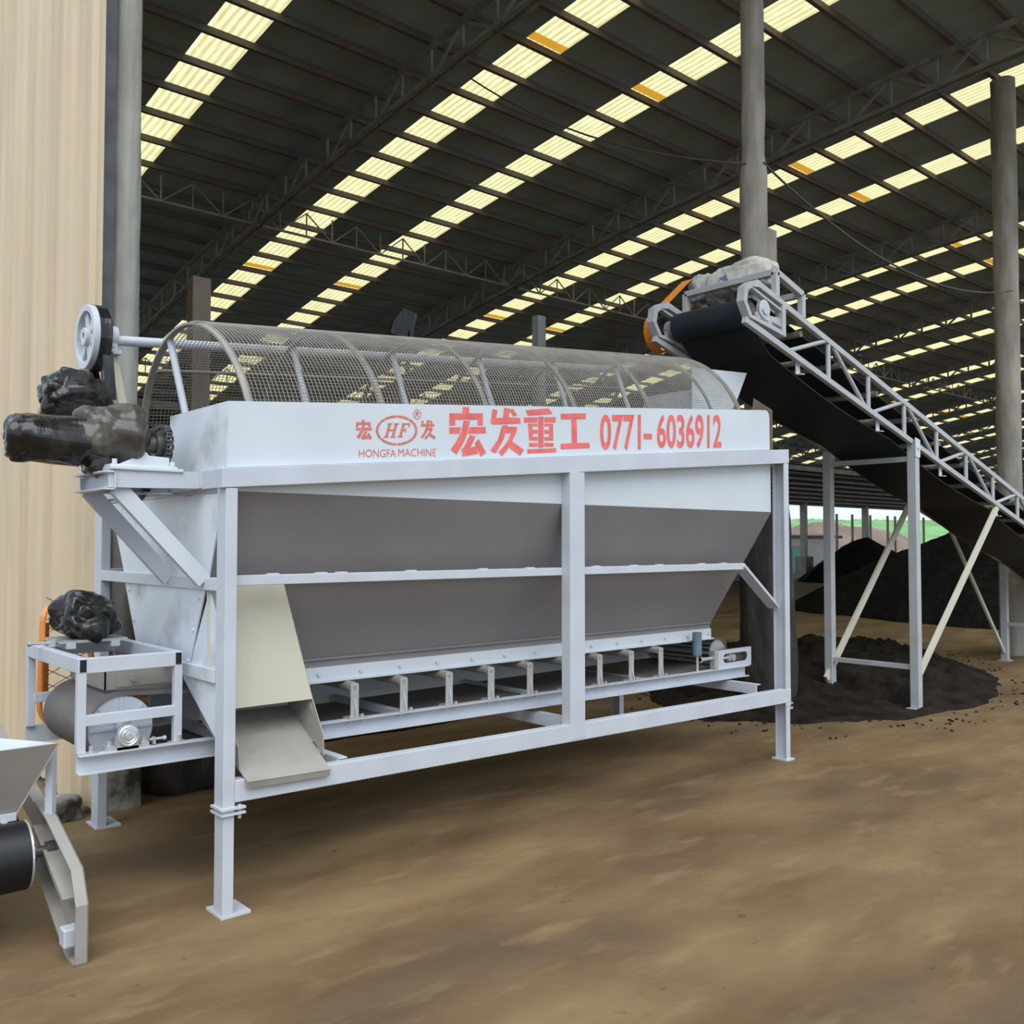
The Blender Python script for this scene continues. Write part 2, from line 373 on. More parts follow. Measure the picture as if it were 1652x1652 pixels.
# light lattice girder hung below the purlins, running along the shed
def lattice(y, x0, x1, dp, m):
    b = MB(); zt = zr(y) - 0.09; zb = zt - dp
    b.beam((x0, y, zb), (x1, y, zb), 0.036, 0.036)
    n = int((x1-x0)/0.52)
    for i in range(n):
        xa = x0 + 0.52*i; xb = xa + 0.52
        b.beam((xa, y, zb), (xa, y, zt), 0.02, 0.02, (1, 0, 0))
        if i % 2: b.beam((xa, y, zb), (xb, y, zt), 0.02, 0.02, (0, 1, 0))
        else: b.beam((xa, y, zt), (xb, y, zb), 0.02, 0.02, (0, 1, 0))
    return tag(b.build('roof_lattice_girder', M[m]), kind='structure')
lattice(14.7, 1.8, 72, 0.42, 'lattice')
lattice(22.6, 1.8, 80, 0.42, 'truss')

# tan corrugated side wall, ragged at its foot
def ribwall():
    b = MB(); P = 0.2; y = 5.70; pts = []
    while y < 17.5:
        pts += [(1.756, y), (1.756, y+0.085), (1.722, y+0.102), (1.722, y+0.183)]
        y += P
    vs = []; fs = []; n = len(pts)
    for i, (x, y) in enumerate(pts):
        z0 = 0.05 + 0.05*noise.noise(V((y*3, 0, 0))) + (0.10*max(0, noise.noise(V((y*1.3, 4, 0)))) if y < 8 else 0)
        for dx in (0, 0.012): vs += [(x+dx, y, z0), (x+dx, y, zr(y)-0.1)]
    for i in range(n-1):
        a, c = 4*i, 4*(i+1)
        fs += [(a, a+1, c+1, c), (a+2, c+2, c+3, a+3), (a, c, c+2, a+2), (a+1, a+3, c+3, c+1)]
    fs += [(0, 2, 3, 1), (4*n-4, 4*n-3, 4*n-1, 4*n-2)]
    b.add(vs, fs); return b
tag(ribwall().build('wall_left', M['wallsheet']), 'tan corrugated sheet wall', 'wall', kind='structure')
b = MB(); b.box(1.75, 23.1, 0, 35.5, 23.25, 3.6); tag(b.build('wall_back', M['truss']), 'dark back wall under the low roof', 'wall', kind='structure')

# lower lean-to roof beyond the main one, with battens
def zl(y): return 4.30 - (y-17.2)*0.155
b = MB(); arch(b, X0R, 66, 17.2, 23.3, fn=zl, ny=2); tag(b.build('ceiling_leanto', M['leanto']), 'grey low roof beyond the main roof', 'roof', kind='structure')
for k in range(9):
    y = 17.4 + 0.7*k; b = MB(); b.beam((X0R, y, zl(y)-0.04), (66, y, zl(y)-0.04), 0.06, 0.07); pk += 1
    tag(b.build('trim_%d' % pk, M['leanto_bar']), kind='structure')
b = MB(); b.beam((X0R, 17.25, 4.18), (66, 17.25, 4.18), 0.12, 0.16); pk += 1; tag(b.build('trim_%d' % pk, M['truss']), kind='structure')

# pillars
def round_pillar(name, x, y, r, z1, m, lumps=0.02, seed=1.0, label=None, prof=None):
    b = MB(); n = 28; nz_ = 46; vs = []; fs = []
    for i in range(nz_+1):
        z = z1*i/nz_; rr = r if prof is None else prof(z)
        for k in range(n):
            t = 2*math.pi*k/n; q = V((math.cos(t)*2, math.sin(t)*2, z*1.6 + seed*7))
            R = rr + lumps*noise.noise(q*1.2) + lumps*.5*noise.noise(q*3.1)
            vs.append((x + math.cos(t)*R, y + math.sin(t)*R, z))
    for i in range(nz_):
        for k in range(n): fs.append((i*n+k, i*n+(k+1) % n, (i+1)*n+(k+1) % n, (i+1)*n+k))
    b.add(vs, fs, True); b.add(vs, [tuple(range(n))[::-1], tuple(range(nz_*n, nz_*n+n))])
    o = b.build(name, M[m], base=True); return tag(o, label, 'pillar', kind='structure')
p1 = round_pillar('pillar', 1.96, 5.90, 0.088, zr(5.9)-0.12, 'concrete', 0.012, 1.0, 'grey concrete pillar at the end of the tan wall')
def lowprof(z): return 0.112 + (0.022 if 4.2 < z < 5.3 else 0)
p2 = round_pillar('pillar', 7.84, 5.25, 0.112, zr(5.25)-0.2, 'concrete_dark', 0.012, 2.0, 'tall dusty pillar behind the wrapped conveyor motor, thick dark casing at its foot', lowprof)
o = MB(); o.box(7.93, 5.16, 4.0, 8.10, 5.32, 4.75); o.prism([(7.93, 4.0), (8.10, 4.0), (7.93, 3.5)], 'y', 5.17, 5.31); o.build('bracket', M['concrete_dark'], p2)
def casing():
    b = MB(); n = 40; nz_ = 40; vs = []; fs = []
    for i in range(nz_+1):
        z = 2.0*i/nz_
        for k in range(n):
            t = 2*math.pi*k/n
            R = 0.262 + 0.03*noise.noise(V((math.cos(t)*2, math.sin(t)*2, z*1.1))) + 0.02*noise.noise(V((math.cos(t)*6, math.sin(t)*6, z*3))) - (0.05*(z/2.0)**3)
            vs.append((7.95 + math.cos(t)*R, 5.21 + math.sin(t)*R, z))
    for i in range(nz_):
        for k in range(n): fs.append((i*n+k, i*n+(k+1) % n, (i+1)*n+(k+1) % n, (i+1)*n+k))
    b.add(vs, fs, True); b.add(vs, [tuple(range(n))[::-1], tuple(range(nz_*n, nz_*n+n))]); return b
casing().build('casing', M['trunk'], p2)
p3 = round_pillar('pillar', 14.2, 5.25, 0.165, zr(5.25)-0.2, 'concrete_dark', 0.012, 3.0, 'tall dusty pillar at the right beyond the sloping conveyor')
b = MB(); b.box(1.79, 5.80, 0, 1.865, 5.87, zr(5.8)-.1); pk += 1; tag(b.build('trim_%d' % pk, M['steel'], base=True), kind='structure')  # dark upright strip between the wall end and the pillar
# foot stone of the first pillar
b = blob((1.955, 5.86, 0.13), 0.115, 0.115, 0.2, 0.3, 6, 3.0, sq=4); tag(b.build('foot_stone', M['stone'], p1))
# cable strung from the roof to both pillars
def sagline(p, q, sag, n=14):
    p, q = V(p), V(q); return [p.lerp(q, i/n) - V((0, 0, sag*4*(i/n)*(1-i/n))) for i in range(n+1)]
b = MB(); b.path(sagline((7.9, 9.85, 8.05), (7.72, 5.25, 5.36), 0.25) + [V((7.84, 5.11, 5.36))] + sagline((7.97, 5.18, 5.38), (14.0, 5.10, 5.2), 0.42), 0.012, 6)
tag(b.build('cable', M['cable']), 'thin dusty cable strung between the two tall pillars under the roof', 'cable')

# ------------------------------------------------------------------ far side: posts, hut, mounds, heaps
def post(x, y, base, lab, grp=None):
    r = empty('steel_post', (x, y, 0)); tag(r, lab, 'post', grp)
    b = MB(); b.box(x-0.12, y-0.12, 0, x+0.12, y+0.12, zl(22.7)-0.03); b.build('shaft', M['dusty'], r)
    if base: b = MB(); b.box(x-0.3, y-0.3, 0, x+0.3, y+0.3, 1.0); b.build('footing', M['concrete_dark'], r, 0.03)
    return r
post(37.6, 22.7, True, 'steel post on a concrete footing in front of the white hut')
post(43.2, 22.7, True, 'steel post on a concrete footing beyond the far dark heap')
for px_ in (1350, 1375, 1404, 1432, 1444, 1490):
    q = (px_-826)/1490; y = 24.6; x = y*(math.cos(AZ)+q*math.sin(AZ))/(math.sin(AZ)-q*math.cos(AZ))
    b = MB(); b.tube((x, y, 0), (x, y, 3.1), 0.07, 8); tag(b.build('thin_post', M['lattice'], base=True), 'thin pale post along the far open edge of the shed', 'post', 'thin posts along the far open edge')
hut = empty('brick_hut', (44, 27, 0)); tag(hut, 'white brick hut with a teal door beyond the far edge', 'hut')
b = MB(); b.box(40.2, 26.2, 0, 46.3, 29.5, 1.9); b.build('wall', M['white_wall'], hut)
b = MB(); b.prism([(25.9, 1.85), (29.8, 2.25), (29.8, 2.4), (25.9, 2.0)], 'x', 39.8, 46.8); b.build('roof', M['earth'], hut)
b = MB(); b.box(42.0, 26.14, 0, 43.1, 26.19, 1.45); b.build('door_frame', M['pinkframe'], hut)
b = MB(); b.box(42.12, 26.10, 0.03, 42.95, 26.14, 1.33); b.build('door', M['teal'], hut)

def heap(name, c, ax, ay, hh, m, rough, seed, rot=0.0, res=90, power=1.0, ridge=0.0):
    # loose material at its angle of repose: noisy cone on an elliptical foot
    b = MB(); vs = []; fs = []; cr, sr = math.cos(rot), math.sin(rot); ring = 144
    nr = res
    for i in range(nr+1):
        u = i/nr
        for k in range(ring):
            t = 2*math.pi*k/ring; edge = 1 + 0.14*noise.noise(V((math.cos(t)*1.4, math.sin(t)*1.4, seed)))+0.05*noise.noise(V((math.cos(t)*5, math.sin(t)*5, seed)))+0.025*noise.noise(V((math.cos(t)*16, math.sin(t)*16, seed)))
            lx, ly = u*ax*edge*math.cos(t), u*ay*edge*math.sin(t)
            x, y = c[0] + lx*cr - ly*sr, c[1] + lx*sr + ly*cr
            z = hh*max(0.0, 1 - u**power)*(1 + ridge*noise.noise(V((lx/ax*2, ly/ay*2, seed+3))))
            z += rough*min(1, (1-u)*4)*(noise.noise(V((x*2.1, y*2.1, seed))) + .6*noise.noise(V((x*5.3, y*5.3, seed))) + .35*noise.noise(V((x*13, y*13, seed))))
            vs.append((x, y, max(0.0, z) - (0.02 if u > .985 else 0)))
    for i in range(nr):
        for k in range(ring): fs.append((i*ring+k, (i+1)*ring+k, (i+1)*ring+(k+1) % ring, i*ring+(k+1) % ring))
    fs = fs[ring:] + [tuple(ring+k for k in range(ring))]
    b.add(vs, fs, True); return b.build(name, M[m], base=True)
tag(heap('compost_heap', (22.0, 7.7), 3.9, 5.4, 2.1, 'compost', 0.06, 1.0, ridge=0.14, power=1.7), 'large black compost heap behind the legs of the sloping conveyor', 'heap')
tag(heap('compost_heap', (37.6, 19.7), 3.9, 2.5, 1.85, 'compost', 0.05, 4.0, ridge=0.12, power=1.25), 'far dark heap in front of the white hut', 'heap')
tag(heap('compost_heap', (10.5, 6.25), 3.7, 2.05, 0.30, 'compost_brown', 0.12, 7.0, ridge=0.5, power=1.8, rot=0.45), 'low spread of dark brown-black compost around the dark pillar foot', 'heap')
tag(heap('soil_heap', (4.4, 7.5), 1.9, 0.95, 0.36, 'compost_brown', 0.06, 11.0, ridge=0.4, power=1.5), 'low brown-black soil bank behind the screening machine', 'heap')
tag(heap('earth_mound', (67.5, 38), 8.5, 5, 2.95, 'earth', 0.2, 13.0, rot=-0.72, ridge=0.2, res=40, power=2.5), 'bare brown earth bank behind the hut', 'mound', kind='structure')
tag(heap('hills', (110, 62), 60, 18, 4.3, 'hill', 0.5, 17.0, rot=-0.72, ridge=0.12, res=60, power=3), 'green grassy hill beyond the shed', 'hill', kind='structure')

# loose clods strewn round the edge of the low spread
random.seed(5); b = MB()
for i in range(480):
    t = random.uniform(0, 2*math.pi); u = random.uniform(.86, 1.16); lx, ly = 3.7*u*math.cos(t), 2.05*u*math.sin(t); c_, s_ = math.cos(.45), math.sin(.45)
    x, y, r = 10.5 + lx*c_ - ly*s_, 6.25 + lx*s_ + ly*c_, random.uniform(.006, .024)
    vs = [(x + r*math.cos(k*1.257)*random.uniform(.7, 1.2), y + r*math.sin(k*1.257)*random.uniform(.7, 1.2), -.002) for k in range(5)] + [(x + r*.6*math.cos(k*1.257+.4), y + r*.6*math.sin(k*1.257+.4), r*random.uniform(.35, .7)) for k in range(5)]
    b.add(vs, [(5, 6, 7, 8, 9)] + [(k, (k+1) % 5, 5+(k+1) % 5, 5+k) for k in range(5)])
tag(b.build('rubble', M['compost_brown']), 'loose dark clods scattered round the low compost spread', 'rubble', kind='stuff')
b = blob((2.42, 6.05, 0.17), 0.27, 0.22, 0.2, 0.5, 4, 21.0, sq=2.2); tag(b.build('boulder', M['trunk']), 'dark rounded lump on the floor behind the screening machine', 'boulder')
b = blob((1.62, 5.78, 0.06), 0.09, 0.08, 0.08, 0.5, 7, 23.0, sq=3); tag(b.build('rubble_stone', M['stone']), 'small grey stone at the foot of the tan wall', 'stone')

b = MB(); b.box(3.64, 8.95, 0, 3.83, 9.1, 4.27); tag(b.build('wooden_post', M['wood'], bevel=0.008), 'brown square post cut off short, rising behind the near end of the screen drum', 'post')
b = MB(); b.box(6.48, 6.95, 0, 6.59, 7.05, 3.965); tag(b.build('wooden_post', M['truss'], bevel=0.006), 'dark thin post rising behind the middle of the screen drum', 'post')

# ------------------------------------------------------------------ trommel screening machine
T = empty('trommel_screen', (3.9, 4.65, 0)); tag(T, 'pale grey trommel screening machine on steel legs with red stencilled lettering', 'machine')
SL = 0.0857                                        # fall of the drum and the top rails
XL, XR, YF, YB = 1.703, 6.09, 3.80, 5.555
def rail_poly(x0, x1, zl0, zh0, zl1, zh1): return [(x0, zl0), (x1, zl1), (x1, zh1), (x0, zh0)]
def corner(x0, x1, y0, y1, top, zc):
    g = MB(); g.box(x0, y0, zc, x1, y1, top); o = g.build('frame_leg', M['paint'], T, 0.004)
    s = MB(); s.box(x0+.002, y0+.002, 0.012, x1-.002, y1-.002, zc); s.build('sleeve', M['paint'], o, 0.003)
    s = MB(); s.box(x0-.005, y0-.005, 0, x1+.075, y1+.06, 0.012); s.bolt((x1+.045, y1+.02, .012), (0, 0, 1)); s.build('foot_plate', M['paint'], o)
    s = MB(); s.box(x0-.012, y0-.012, zc+.004, x1+.045, y1+.01, zc+.014); s.box(x0-.012, y0-.012, zc-.018, x1+.045, y1+.01, zc-.008)
    s.bolt((x1+.025, y0+.01, zc+.02), (0, 0, -1), .008, .06); s.build('clamp_plate', M['paint'], o)
    return o
corner(1.703, 1.757, 3.80, 3.893, 1.84, 0.452)
corner(1.703, 1.757, 5.44, 5.555, 1.84, 0.452)
def channel_leg(y0, y1):
    g = MB(); zc = 0.40
    g.box(6.085, y0, zc, 6.092, y1, 2.2); g.box(6.032, y0, zc, 6.085, y0+.007, 2.2); g.box(6.032, y1-.007, zc, 6.085, y1, 2.2)
    o = g.build('frame_leg', M['paint'], T)
    s = MB(); s.box(6.083, y0+.004, 0.012, 6.088, y1-.004, zc); s.box(6.036, y0+.004, 0.012, 6.083, y0+.010, zc); s.box(6.036, y1-.010, 0.012, 6.083, y1-.004, zc); s.build('sleeve', M['paint'], o)
    s = MB(); s.box(6.02, y0-.01, 0, 6.12, y1+.02, .012); s.build('foot_plate', M['paint'], o)
    s = MB(); s.box(6.092, y0+.01, .37, 6.14, y0+.06, .385); s.box(6.092, y0+.01, .405, 6.14, y0+.06, .42); s.bolt((6.12, y0+.03, .36), (0, 0, 1), .01, .075); s.build('clamp_plate', M['galv'], o)
channel_leg(3.80, 3.90); channel_leg(5.44, 5.55)
for y in (3.80, 5.49):
    g = MB(); g.box(3.79, y-.004, 0.466, 3.912, y+.069, 1.93 + SL*1.0); g.build('centre_post', M['paint'], T, 0.003)
for y in (3.80, 5.49):
    g = MB(); g.prism(rail_poly(1.683, 6.097, 1.838, 1.923, 2.197, 2.300), 'y', y-.003, y+.062); g.build('top_rail', M['paint'], T, 0.003)
    g = MB(); g.prism(rail_poly(1.757, 6.094, .484, .578, .424, .523), 'y', y-.002, y+.062); g.build('lower_rail', M['paint'], T, 0.003)
g = MB(); g.box(1.703, 3.862, 1.842, 1.765, 5.49, 1.926); g.build('end_rail', M['paint'], T, 0.003)
g = MB(); g.box(6.03, 3.862, 2.2, 6.09, 5.49, 2.29); g.build('end_rail', M['paint'], T, 0.003)
g = MB(); g.box(1.703, 3.893, 1.39, 1.757, 5.44, 1.446); g.build('middle_rail', M['paint'], T, 0.003)
g = MB(); g.box(1.757, 3.862, 1.412, 3.79, 3.92, 1.457); g.box(3.912, 3.862, 1.412, 5.62, 3.92, 1.457)
for x in (1.95, 2.2, 2.31, 2.72, 3.2, 3.55, 4.1, 4.45, 4.7, 5.15, 5.4): g.box(x, 3.90, 1.455, x+.06, 3.93, 1.462)
g.build('middle_rail', M['paint'], T, 0.003)
g = MB(); g.box(1.757, 5.44, 1.412, 5.65, 5.49, 1.457); g.build('middle_rail', M['paint'], T, 0.003)
g = MB(); g.beam((5.60, 3.90, 1.44), (6.04, 3.90, 1.12), .02, .10, (0, 1, 0)); g.build('knee_brace', M['paint'], T)
g = MB(); g.beam((5.60, 3.91, 1.44), (6.04, 3.91, 1.12), .075, .012, (0, 0, 1)); g.build('knee_brace', M['paint'], T)
for x in (2.3, 3.82, 5.75):
    g = MB(); g.chan((x, 3.862, .545), (x, 5.49, .545), .07, .05, .006, (1, 0, 0)); g.build('cross_beam', M['paint'], T)

# hopper: straight band above, four sloping walls below
ZT, ZB = 1.83, 1.0
g = MB()
g.plate([(1.735, 3.868, ZT), (5.965, 3.868, ZT), (5.965, 3.868, 2.19), (1.735, 3.868, 1.85)], -.005)
g.plate([(1.735, 5.37, ZT), (5.965, 5.37, ZT), (5.965, 5.37, 2.19), (1.735, 5.37, 1.85)], .005)
g.plate([(5.96, 3.868, ZT), (5.96, 5.37, ZT), (5.96, 5.37, 2.2), (5.96, 3.868, 2.2)], .005)
g.build('hopper_band', M['sheet'], T)
g = MB(); g.plate([(1.729, 3.868, ZT-.005), (1.729, 5.37, ZT-.005), (1.729, 5.37, 1.86), (1.729, 3.868, 1.86)], .005); g.build('hopper_band', M['sheet'], T)
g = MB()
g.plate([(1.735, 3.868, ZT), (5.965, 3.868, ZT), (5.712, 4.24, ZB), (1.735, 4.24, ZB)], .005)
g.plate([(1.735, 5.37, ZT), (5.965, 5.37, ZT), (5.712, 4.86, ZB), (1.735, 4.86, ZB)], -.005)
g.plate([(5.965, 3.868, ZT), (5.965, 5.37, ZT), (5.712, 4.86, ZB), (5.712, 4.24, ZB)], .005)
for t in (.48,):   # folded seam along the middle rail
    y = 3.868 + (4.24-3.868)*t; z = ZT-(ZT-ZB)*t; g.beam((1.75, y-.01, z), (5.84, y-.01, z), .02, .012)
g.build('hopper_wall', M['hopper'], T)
# end sheet facing the open side: upper plate, lower plate with bolted seam
g = MB(); g.prism([(3.868, ZT-.01), (5.35, ZT-.01), (5.09, 1.40), (4.04, 1.40)], 'x', 1.722, 1.729); g.build('hopper_end', M['paint_end'], T)
g = MB(); g.prism([(4.035, 1.41), (5.10, 1.41), (4.86, ZB), (4.24, ZB)], 'x', 1.718, 1.725)
for t in (.12, .5, .86):
    for (ya, yb) in ((4.065, 4.24), (5.06, 4.86)):
        g.bolt((1.718, ya+(yb-ya)*t+(.02 if ya < 4.5 else -.02), 1.40-.40*t), (-1, 0, 0), .009, .008)
g.build('hopper_end', M['paint_end'], T)
g = MB(); g.box(1.735, 4.243, .955, 5.712, 4.248, ZB+.004); g.box(1.735, 4.852, .9, 5.712, 4.857, ZB+.004); g.beam((1.75, 4.236, ZB+.004), (5.71, 4.236, ZB+.004), .014, .01)
g.build('hopper_skirt', M['hopper'], T)
g = MB(); g.box(2.1, 4.232, .893, 5.712, 4.242, .962); g.box(2.1, 4.205, .885, 5.712, 4.242, .893)
for i in range(14): g.bolt((2.40+.252*i, 4.232, .928), (0, -1, 0), .011, .014)
g.build('skirt_angle', M['sheet'], T)

# drum enclosure panels
g = MB()
tr = [(5.905-.05+.05*math.sin(a*math.pi/12), 2.575-.05+.05*math.cos(a*math.pi/12)) for a in range(0, 7)]
g.prism([(1.728, 1.93), (5.908, 2.288)] + tr[::-1] + [(1.728, 2.222)], 'y', 3.838, 3.844)
pan = g.build('side_panel', M['sheet'], T)
g = MB(); g.prism([(1.728, 1.93), (5.908, 2.288), (5.905, 2.42), (1.728, 2.06)], 'y', 5.40, 5.406); g.build('side_panel', M['sheet'], T)
g = MB(); g.prism([(3.844, 1.93), (4.50, 1.93), (4.50, 2.222), (3.844, 2.222)], 'x', 1.724, 1.730); g.build('end_panel', M['paint_end'], T)
g = MB(); g.prism([(3.844, 2.28), (5.40, 2.28), (5.40, 2.35), (4.05, 2.35), (4.0, 2.69), (3.844, 2.585)], 'x', 5.945, 5.953); g.build('end_panel', M['brown_plate'], T)

# red stencilled lettering on the panel face
BIG = [[(3.027,2.321),(3.072,2.326),(3.072,2.293),(3.027,2.289)],[(2.94,2.281),(3.167,2.302),(3.167,2.236),(3.131,2.232),(3.131,2.263),(2.978,2.25),(2.978,2.22),(2.94,2.216)],[(3.035,2.249),(3.078,2.253),(3.061,2.183),(3.028,2.123),(2.987,2.067),(2.948,2.089),(2.986,2.136),(3.019,2.192)],[(2.94,2.206),(3.017,2.213),(3.005,2.179),(2.94,2.173)],[(3.075,2.219),(3.187,2.23),(3.187,2.194),(3.065,2.183)],[(3.078,2.178),(3.118,2.171),(3.08,2.11),(3.122,2.12),(3.136,2.079),(3.028,2.059),(3.02,2.096),(3.038,2.109)],[(3.138,2.16),(3.19,2.089),(3.152,2.064),(3.11,2.137)],[(3.236,2.331),(3.272,2.328),(3.261,2.285),(3.31,2.289),(3.319,2.348),(3.364,2.346),(3.353,2.296),(3.438,2.301),(3.442,2.269),(3.236,2.246),(3.221,2.259)],[(3.358,2.336),(3.381,2.349),(3.415,2.316),(3.389,2.302)],[(3.305,2.247),(3.344,2.253),(3.319,2.178),(3.258,2.089),(3.219,2.103),(3.274,2.166)],[(3.339,2.243),(3.412,2.249),(3.412,2.223),(3.378,2.165),(3.465,2.124),(3.438,2.087),(3.355,2.129),(3.303,2.076),(3.277,2.097),(3.321,2.137),(3.347,2.167),(3.37,2.209),(3.33,2.206)],[(3.479,2.348),(3.659,2.376),(3.69,2.347),(3.497,2.317)],[(3.464,2.306),(3.569,2.316),(3.569,2.286),(3.467,2.277)],[(3.624,2.321),(3.714,2.331),(3.714,2.299),(3.624,2.291)],[(3.575,2.32),(3.618,2.324),(3.618,2.147),(3.575,2.144)],[(3.497,2.274),(3.532,2.277),(3.536,2.181),(3.505,2.179)],[(3.661,2.288),(3.693,2.291),(3.695,2.193),(3.661,2.19)],[(3.533,2.277),(3.57,2.28),(3.57,2.264),(3.533,2.261)],[(3.623,2.285),(3.661,2.288),(3.661,2.272),(3.623,2.269)],[(3.533,2.242),(3.57,2.245),(3.57,2.223),(3.533,2.22)],[(3.623,2.249),(3.661,2.252),(3.661,2.23),(3.623,2.227)],[(3.536,2.201),(3.57,2.204),(3.57,2.183),(3.536,2.181)],[(3.623,2.208),(3.661,2.211),(3.661,2.19),(3.623,2.187)],[(3.505,2.166),(3.57,2.17),(3.57,2.148),(3.505,2.144)],[(3.623,2.174),(3.698,2.179),(3.697,2.157),(3.623,2.152)],[(3.491,2.128),(3.717,2.15),(3.72,2.126),(3.493,2.104)],[(3.755,2.354),(3.963,2.376),(3.963,2.341),(3.887,2.333),(3.891,2.193),(3.996,2.201),(3.998,2.169),(3.755,2.146),(3.755,2.179),(3.846,2.188),(3.842,2.329),(3.755,2.321)]]
SMALL = [[(2.404,2.199),(2.421,2.2),(2.421,2.189),(2.404,2.187)],[(2.372,2.184),(2.456,2.192),(2.456,2.167),(2.442,2.166),(2.442,2.177),(2.386,2.173),(2.386,2.162),(2.372,2.16)],[(2.407,2.172),(2.423,2.174),(2.417,2.148),(2.405,2.126),(2.39,2.105),(2.375,2.113),(2.389,2.131),(2.402,2.151)],[(2.372,2.156),(2.401,2.159),(2.396,2.146),(2.372,2.145)],[(2.422,2.162),(2.463,2.165),(2.463,2.152),(2.419,2.148)],[(2.423,2.146),(2.438,2.144),(2.424,2.122),(2.44,2.125),(2.445,2.11),(2.405,2.103),(2.402,2.116),(2.409,2.121)],[(2.445,2.14),(2.464,2.114),(2.451,2.105),(2.435,2.131)],[(2.761,2.227),(2.776,2.226),(2.771,2.21),(2.791,2.211),(2.795,2.233),(2.812,2.232),(2.808,2.214),(2.842,2.216),(2.843,2.204),(2.761,2.195),(2.756,2.2)],[(2.81,2.229),(2.819,2.234),(2.833,2.221),(2.822,2.216)],[(2.789,2.196),(2.804,2.198),(2.795,2.17),(2.77,2.136),(2.755,2.141),(2.777,2.165)],[(2.803,2.194),(2.831,2.197),(2.832,2.187),(2.818,2.165),(2.852,2.15),(2.842,2.136),(2.809,2.152),(2.789,2.131),(2.778,2.139),(2.796,2.154),(2.806,2.166),(2.815,2.181),(2.799,2.18)]]
LOGO = [[(2.53,2.121),(2.559,2.124),(2.562,2.131),(2.556,2.131),(2.565,2.157),(2.587,2.159),(2.578,2.132),(2.573,2.132),(2.57,2.124),(2.6,2.127),(2.602,2.134),(2.595,2.134),(2.614,2.193),(2.621,2.194),(2.624,2.201),(2.594,2.199),(2.592,2.191),(2.597,2.192),(2.59,2.168),(2.567,2.166),(2.575,2.19),(2.581,2.19),(2.583,2.198),(2.554,2.195),(2.551,2.188),(2.558,2.188),(2.54,2.129),(2.533,2.129)],[(2.614,2.129),(2.644,2.132),(2.646,2.139),(2.639,2.138),(2.647,2.163),(2.658,2.164),(2.658,2.157),(2.662,2.157),(2.67,2.182),(2.666,2.182),(2.661,2.174),(2.65,2.173),(2.658,2.196),(2.679,2.198),(2.68,2.186),(2.686,2.186),(2.692,2.207),(2.638,2.202),(2.636,2.195),(2.642,2.196),(2.623,2.137),(2.617,2.137)],[(2.711,2.217),(2.7,2.224),(2.688,2.229),(2.679,2.22),(2.69,2.215),(2.699,2.209)],[(2.684,2.231),(2.671,2.235),(2.656,2.238),(2.642,2.24),(2.626,2.24),(2.611,2.24),(2.611,2.228),(2.624,2.229),(2.638,2.228),(2.651,2.227),(2.664,2.224),(2.675,2.221)],[(2.606,2.239),(2.59,2.237),(2.575,2.234),(2.561,2.229),(2.547,2.224),(2.534,2.218),(2.543,2.209),(2.554,2.215),(2.566,2.219),(2.579,2.223),(2.592,2.226),(2.606,2.228)],[(2.53,2.215),(2.519,2.208),(2.509,2.2),(2.52,2.194),(2.529,2.201),(2.539,2.207)],[(2.506,2.197),(2.5,2.189),(2.494,2.182),(2.49,2.174),(2.488,2.166),(2.486,2.158),(2.486,2.15),(2.488,2.142),(2.491,2.134),(2.495,2.127),(2.5,2.12),(2.507,2.114),(2.518,2.121),(2.512,2.126),(2.507,2.132),(2.503,2.138),(2.501,2.145),(2.5,2.151),(2.5,2.158),(2.501,2.165),(2.503,2.172),(2.507,2.179),(2.512,2.185),(2.518,2.191)],[(2.51,2.112),(2.519,2.106),(2.529,2.1),(2.54,2.096),(2.552,2.092),(2.565,2.09),(2.578,2.088),(2.592,2.088),(2.606,2.088),(2.607,2.099),(2.594,2.099),(2.582,2.1),(2.57,2.101),(2.558,2.103),(2.547,2.106),(2.537,2.11),(2.528,2.114),(2.521,2.119)],[(2.612,2.088),(2.626,2.09),(2.64,2.093),(2.654,2.096),(2.667,2.101),(2.679,2.106),(2.691,2.112),(2.702,2.119),(2.711,2.127),(2.699,2.133),(2.691,2.126),(2.682,2.12),(2.672,2.115),(2.66,2.111),(2.649,2.107),(2.637,2.104),(2.624,2.101),(2.611,2.1)],[(2.714,2.129),(2.721,2.137),(2.727,2.145),(2.731,2.153),(2.734,2.161),(2.735,2.17),(2.735,2.178),(2.734,2.186),(2.731,2.194),(2.726,2.201),(2.721,2.208),(2.714,2.215),(2.702,2.207),(2.708,2.202),(2.713,2.196),(2.717,2.19),(2.72,2.183),(2.721,2.176),(2.721,2.169),(2.72,2.162),(2.717,2.155),(2.713,2.148),(2.708,2.142),(2.702,2.135)],[(2.758,2.258),(2.757,2.266),(2.753,2.272),(2.748,2.277),(2.741,2.28),(2.733,2.281),(2.726,2.279),(2.719,2.275),(2.713,2.268),(2.71,2.261),(2.709,2.253),(2.713,2.254),(2.714,2.26),(2.717,2.267),(2.721,2.272),(2.727,2.275),(2.733,2.277),(2.739,2.276),(2.745,2.274),(2.75,2.27),(2.752,2.264),(2.753,2.257)],[(2.709,2.253),(2.71,2.246),(2.713,2.239),(2.719,2.234),(2.726,2.231),(2.733,2.23),(2.741,2.232),(2.748,2.236),(2.754,2.243),(2.757,2.25),(2.758,2.258),(2.753,2.257),(2.753,2.251),(2.75,2.245),(2.745,2.239),(2.74,2.236),(2.733,2.234),(2.727,2.235),(2.722,2.237),(2.717,2.242),(2.714,2.247),(2.713,2.254)],[(2.723,2.241),(2.723,2.268),(2.736,2.269),(2.743,2.266),(2.743,2.26),(2.737,2.256),(2.745,2.243),(2.739,2.243),(2.732,2.255),(2.728,2.254),(2.728,2.242)]]
T_HONGFA = [(2.39, 2.016), (2.605, 2.029), (2.605, 2.068), (2.39, 2.053)]
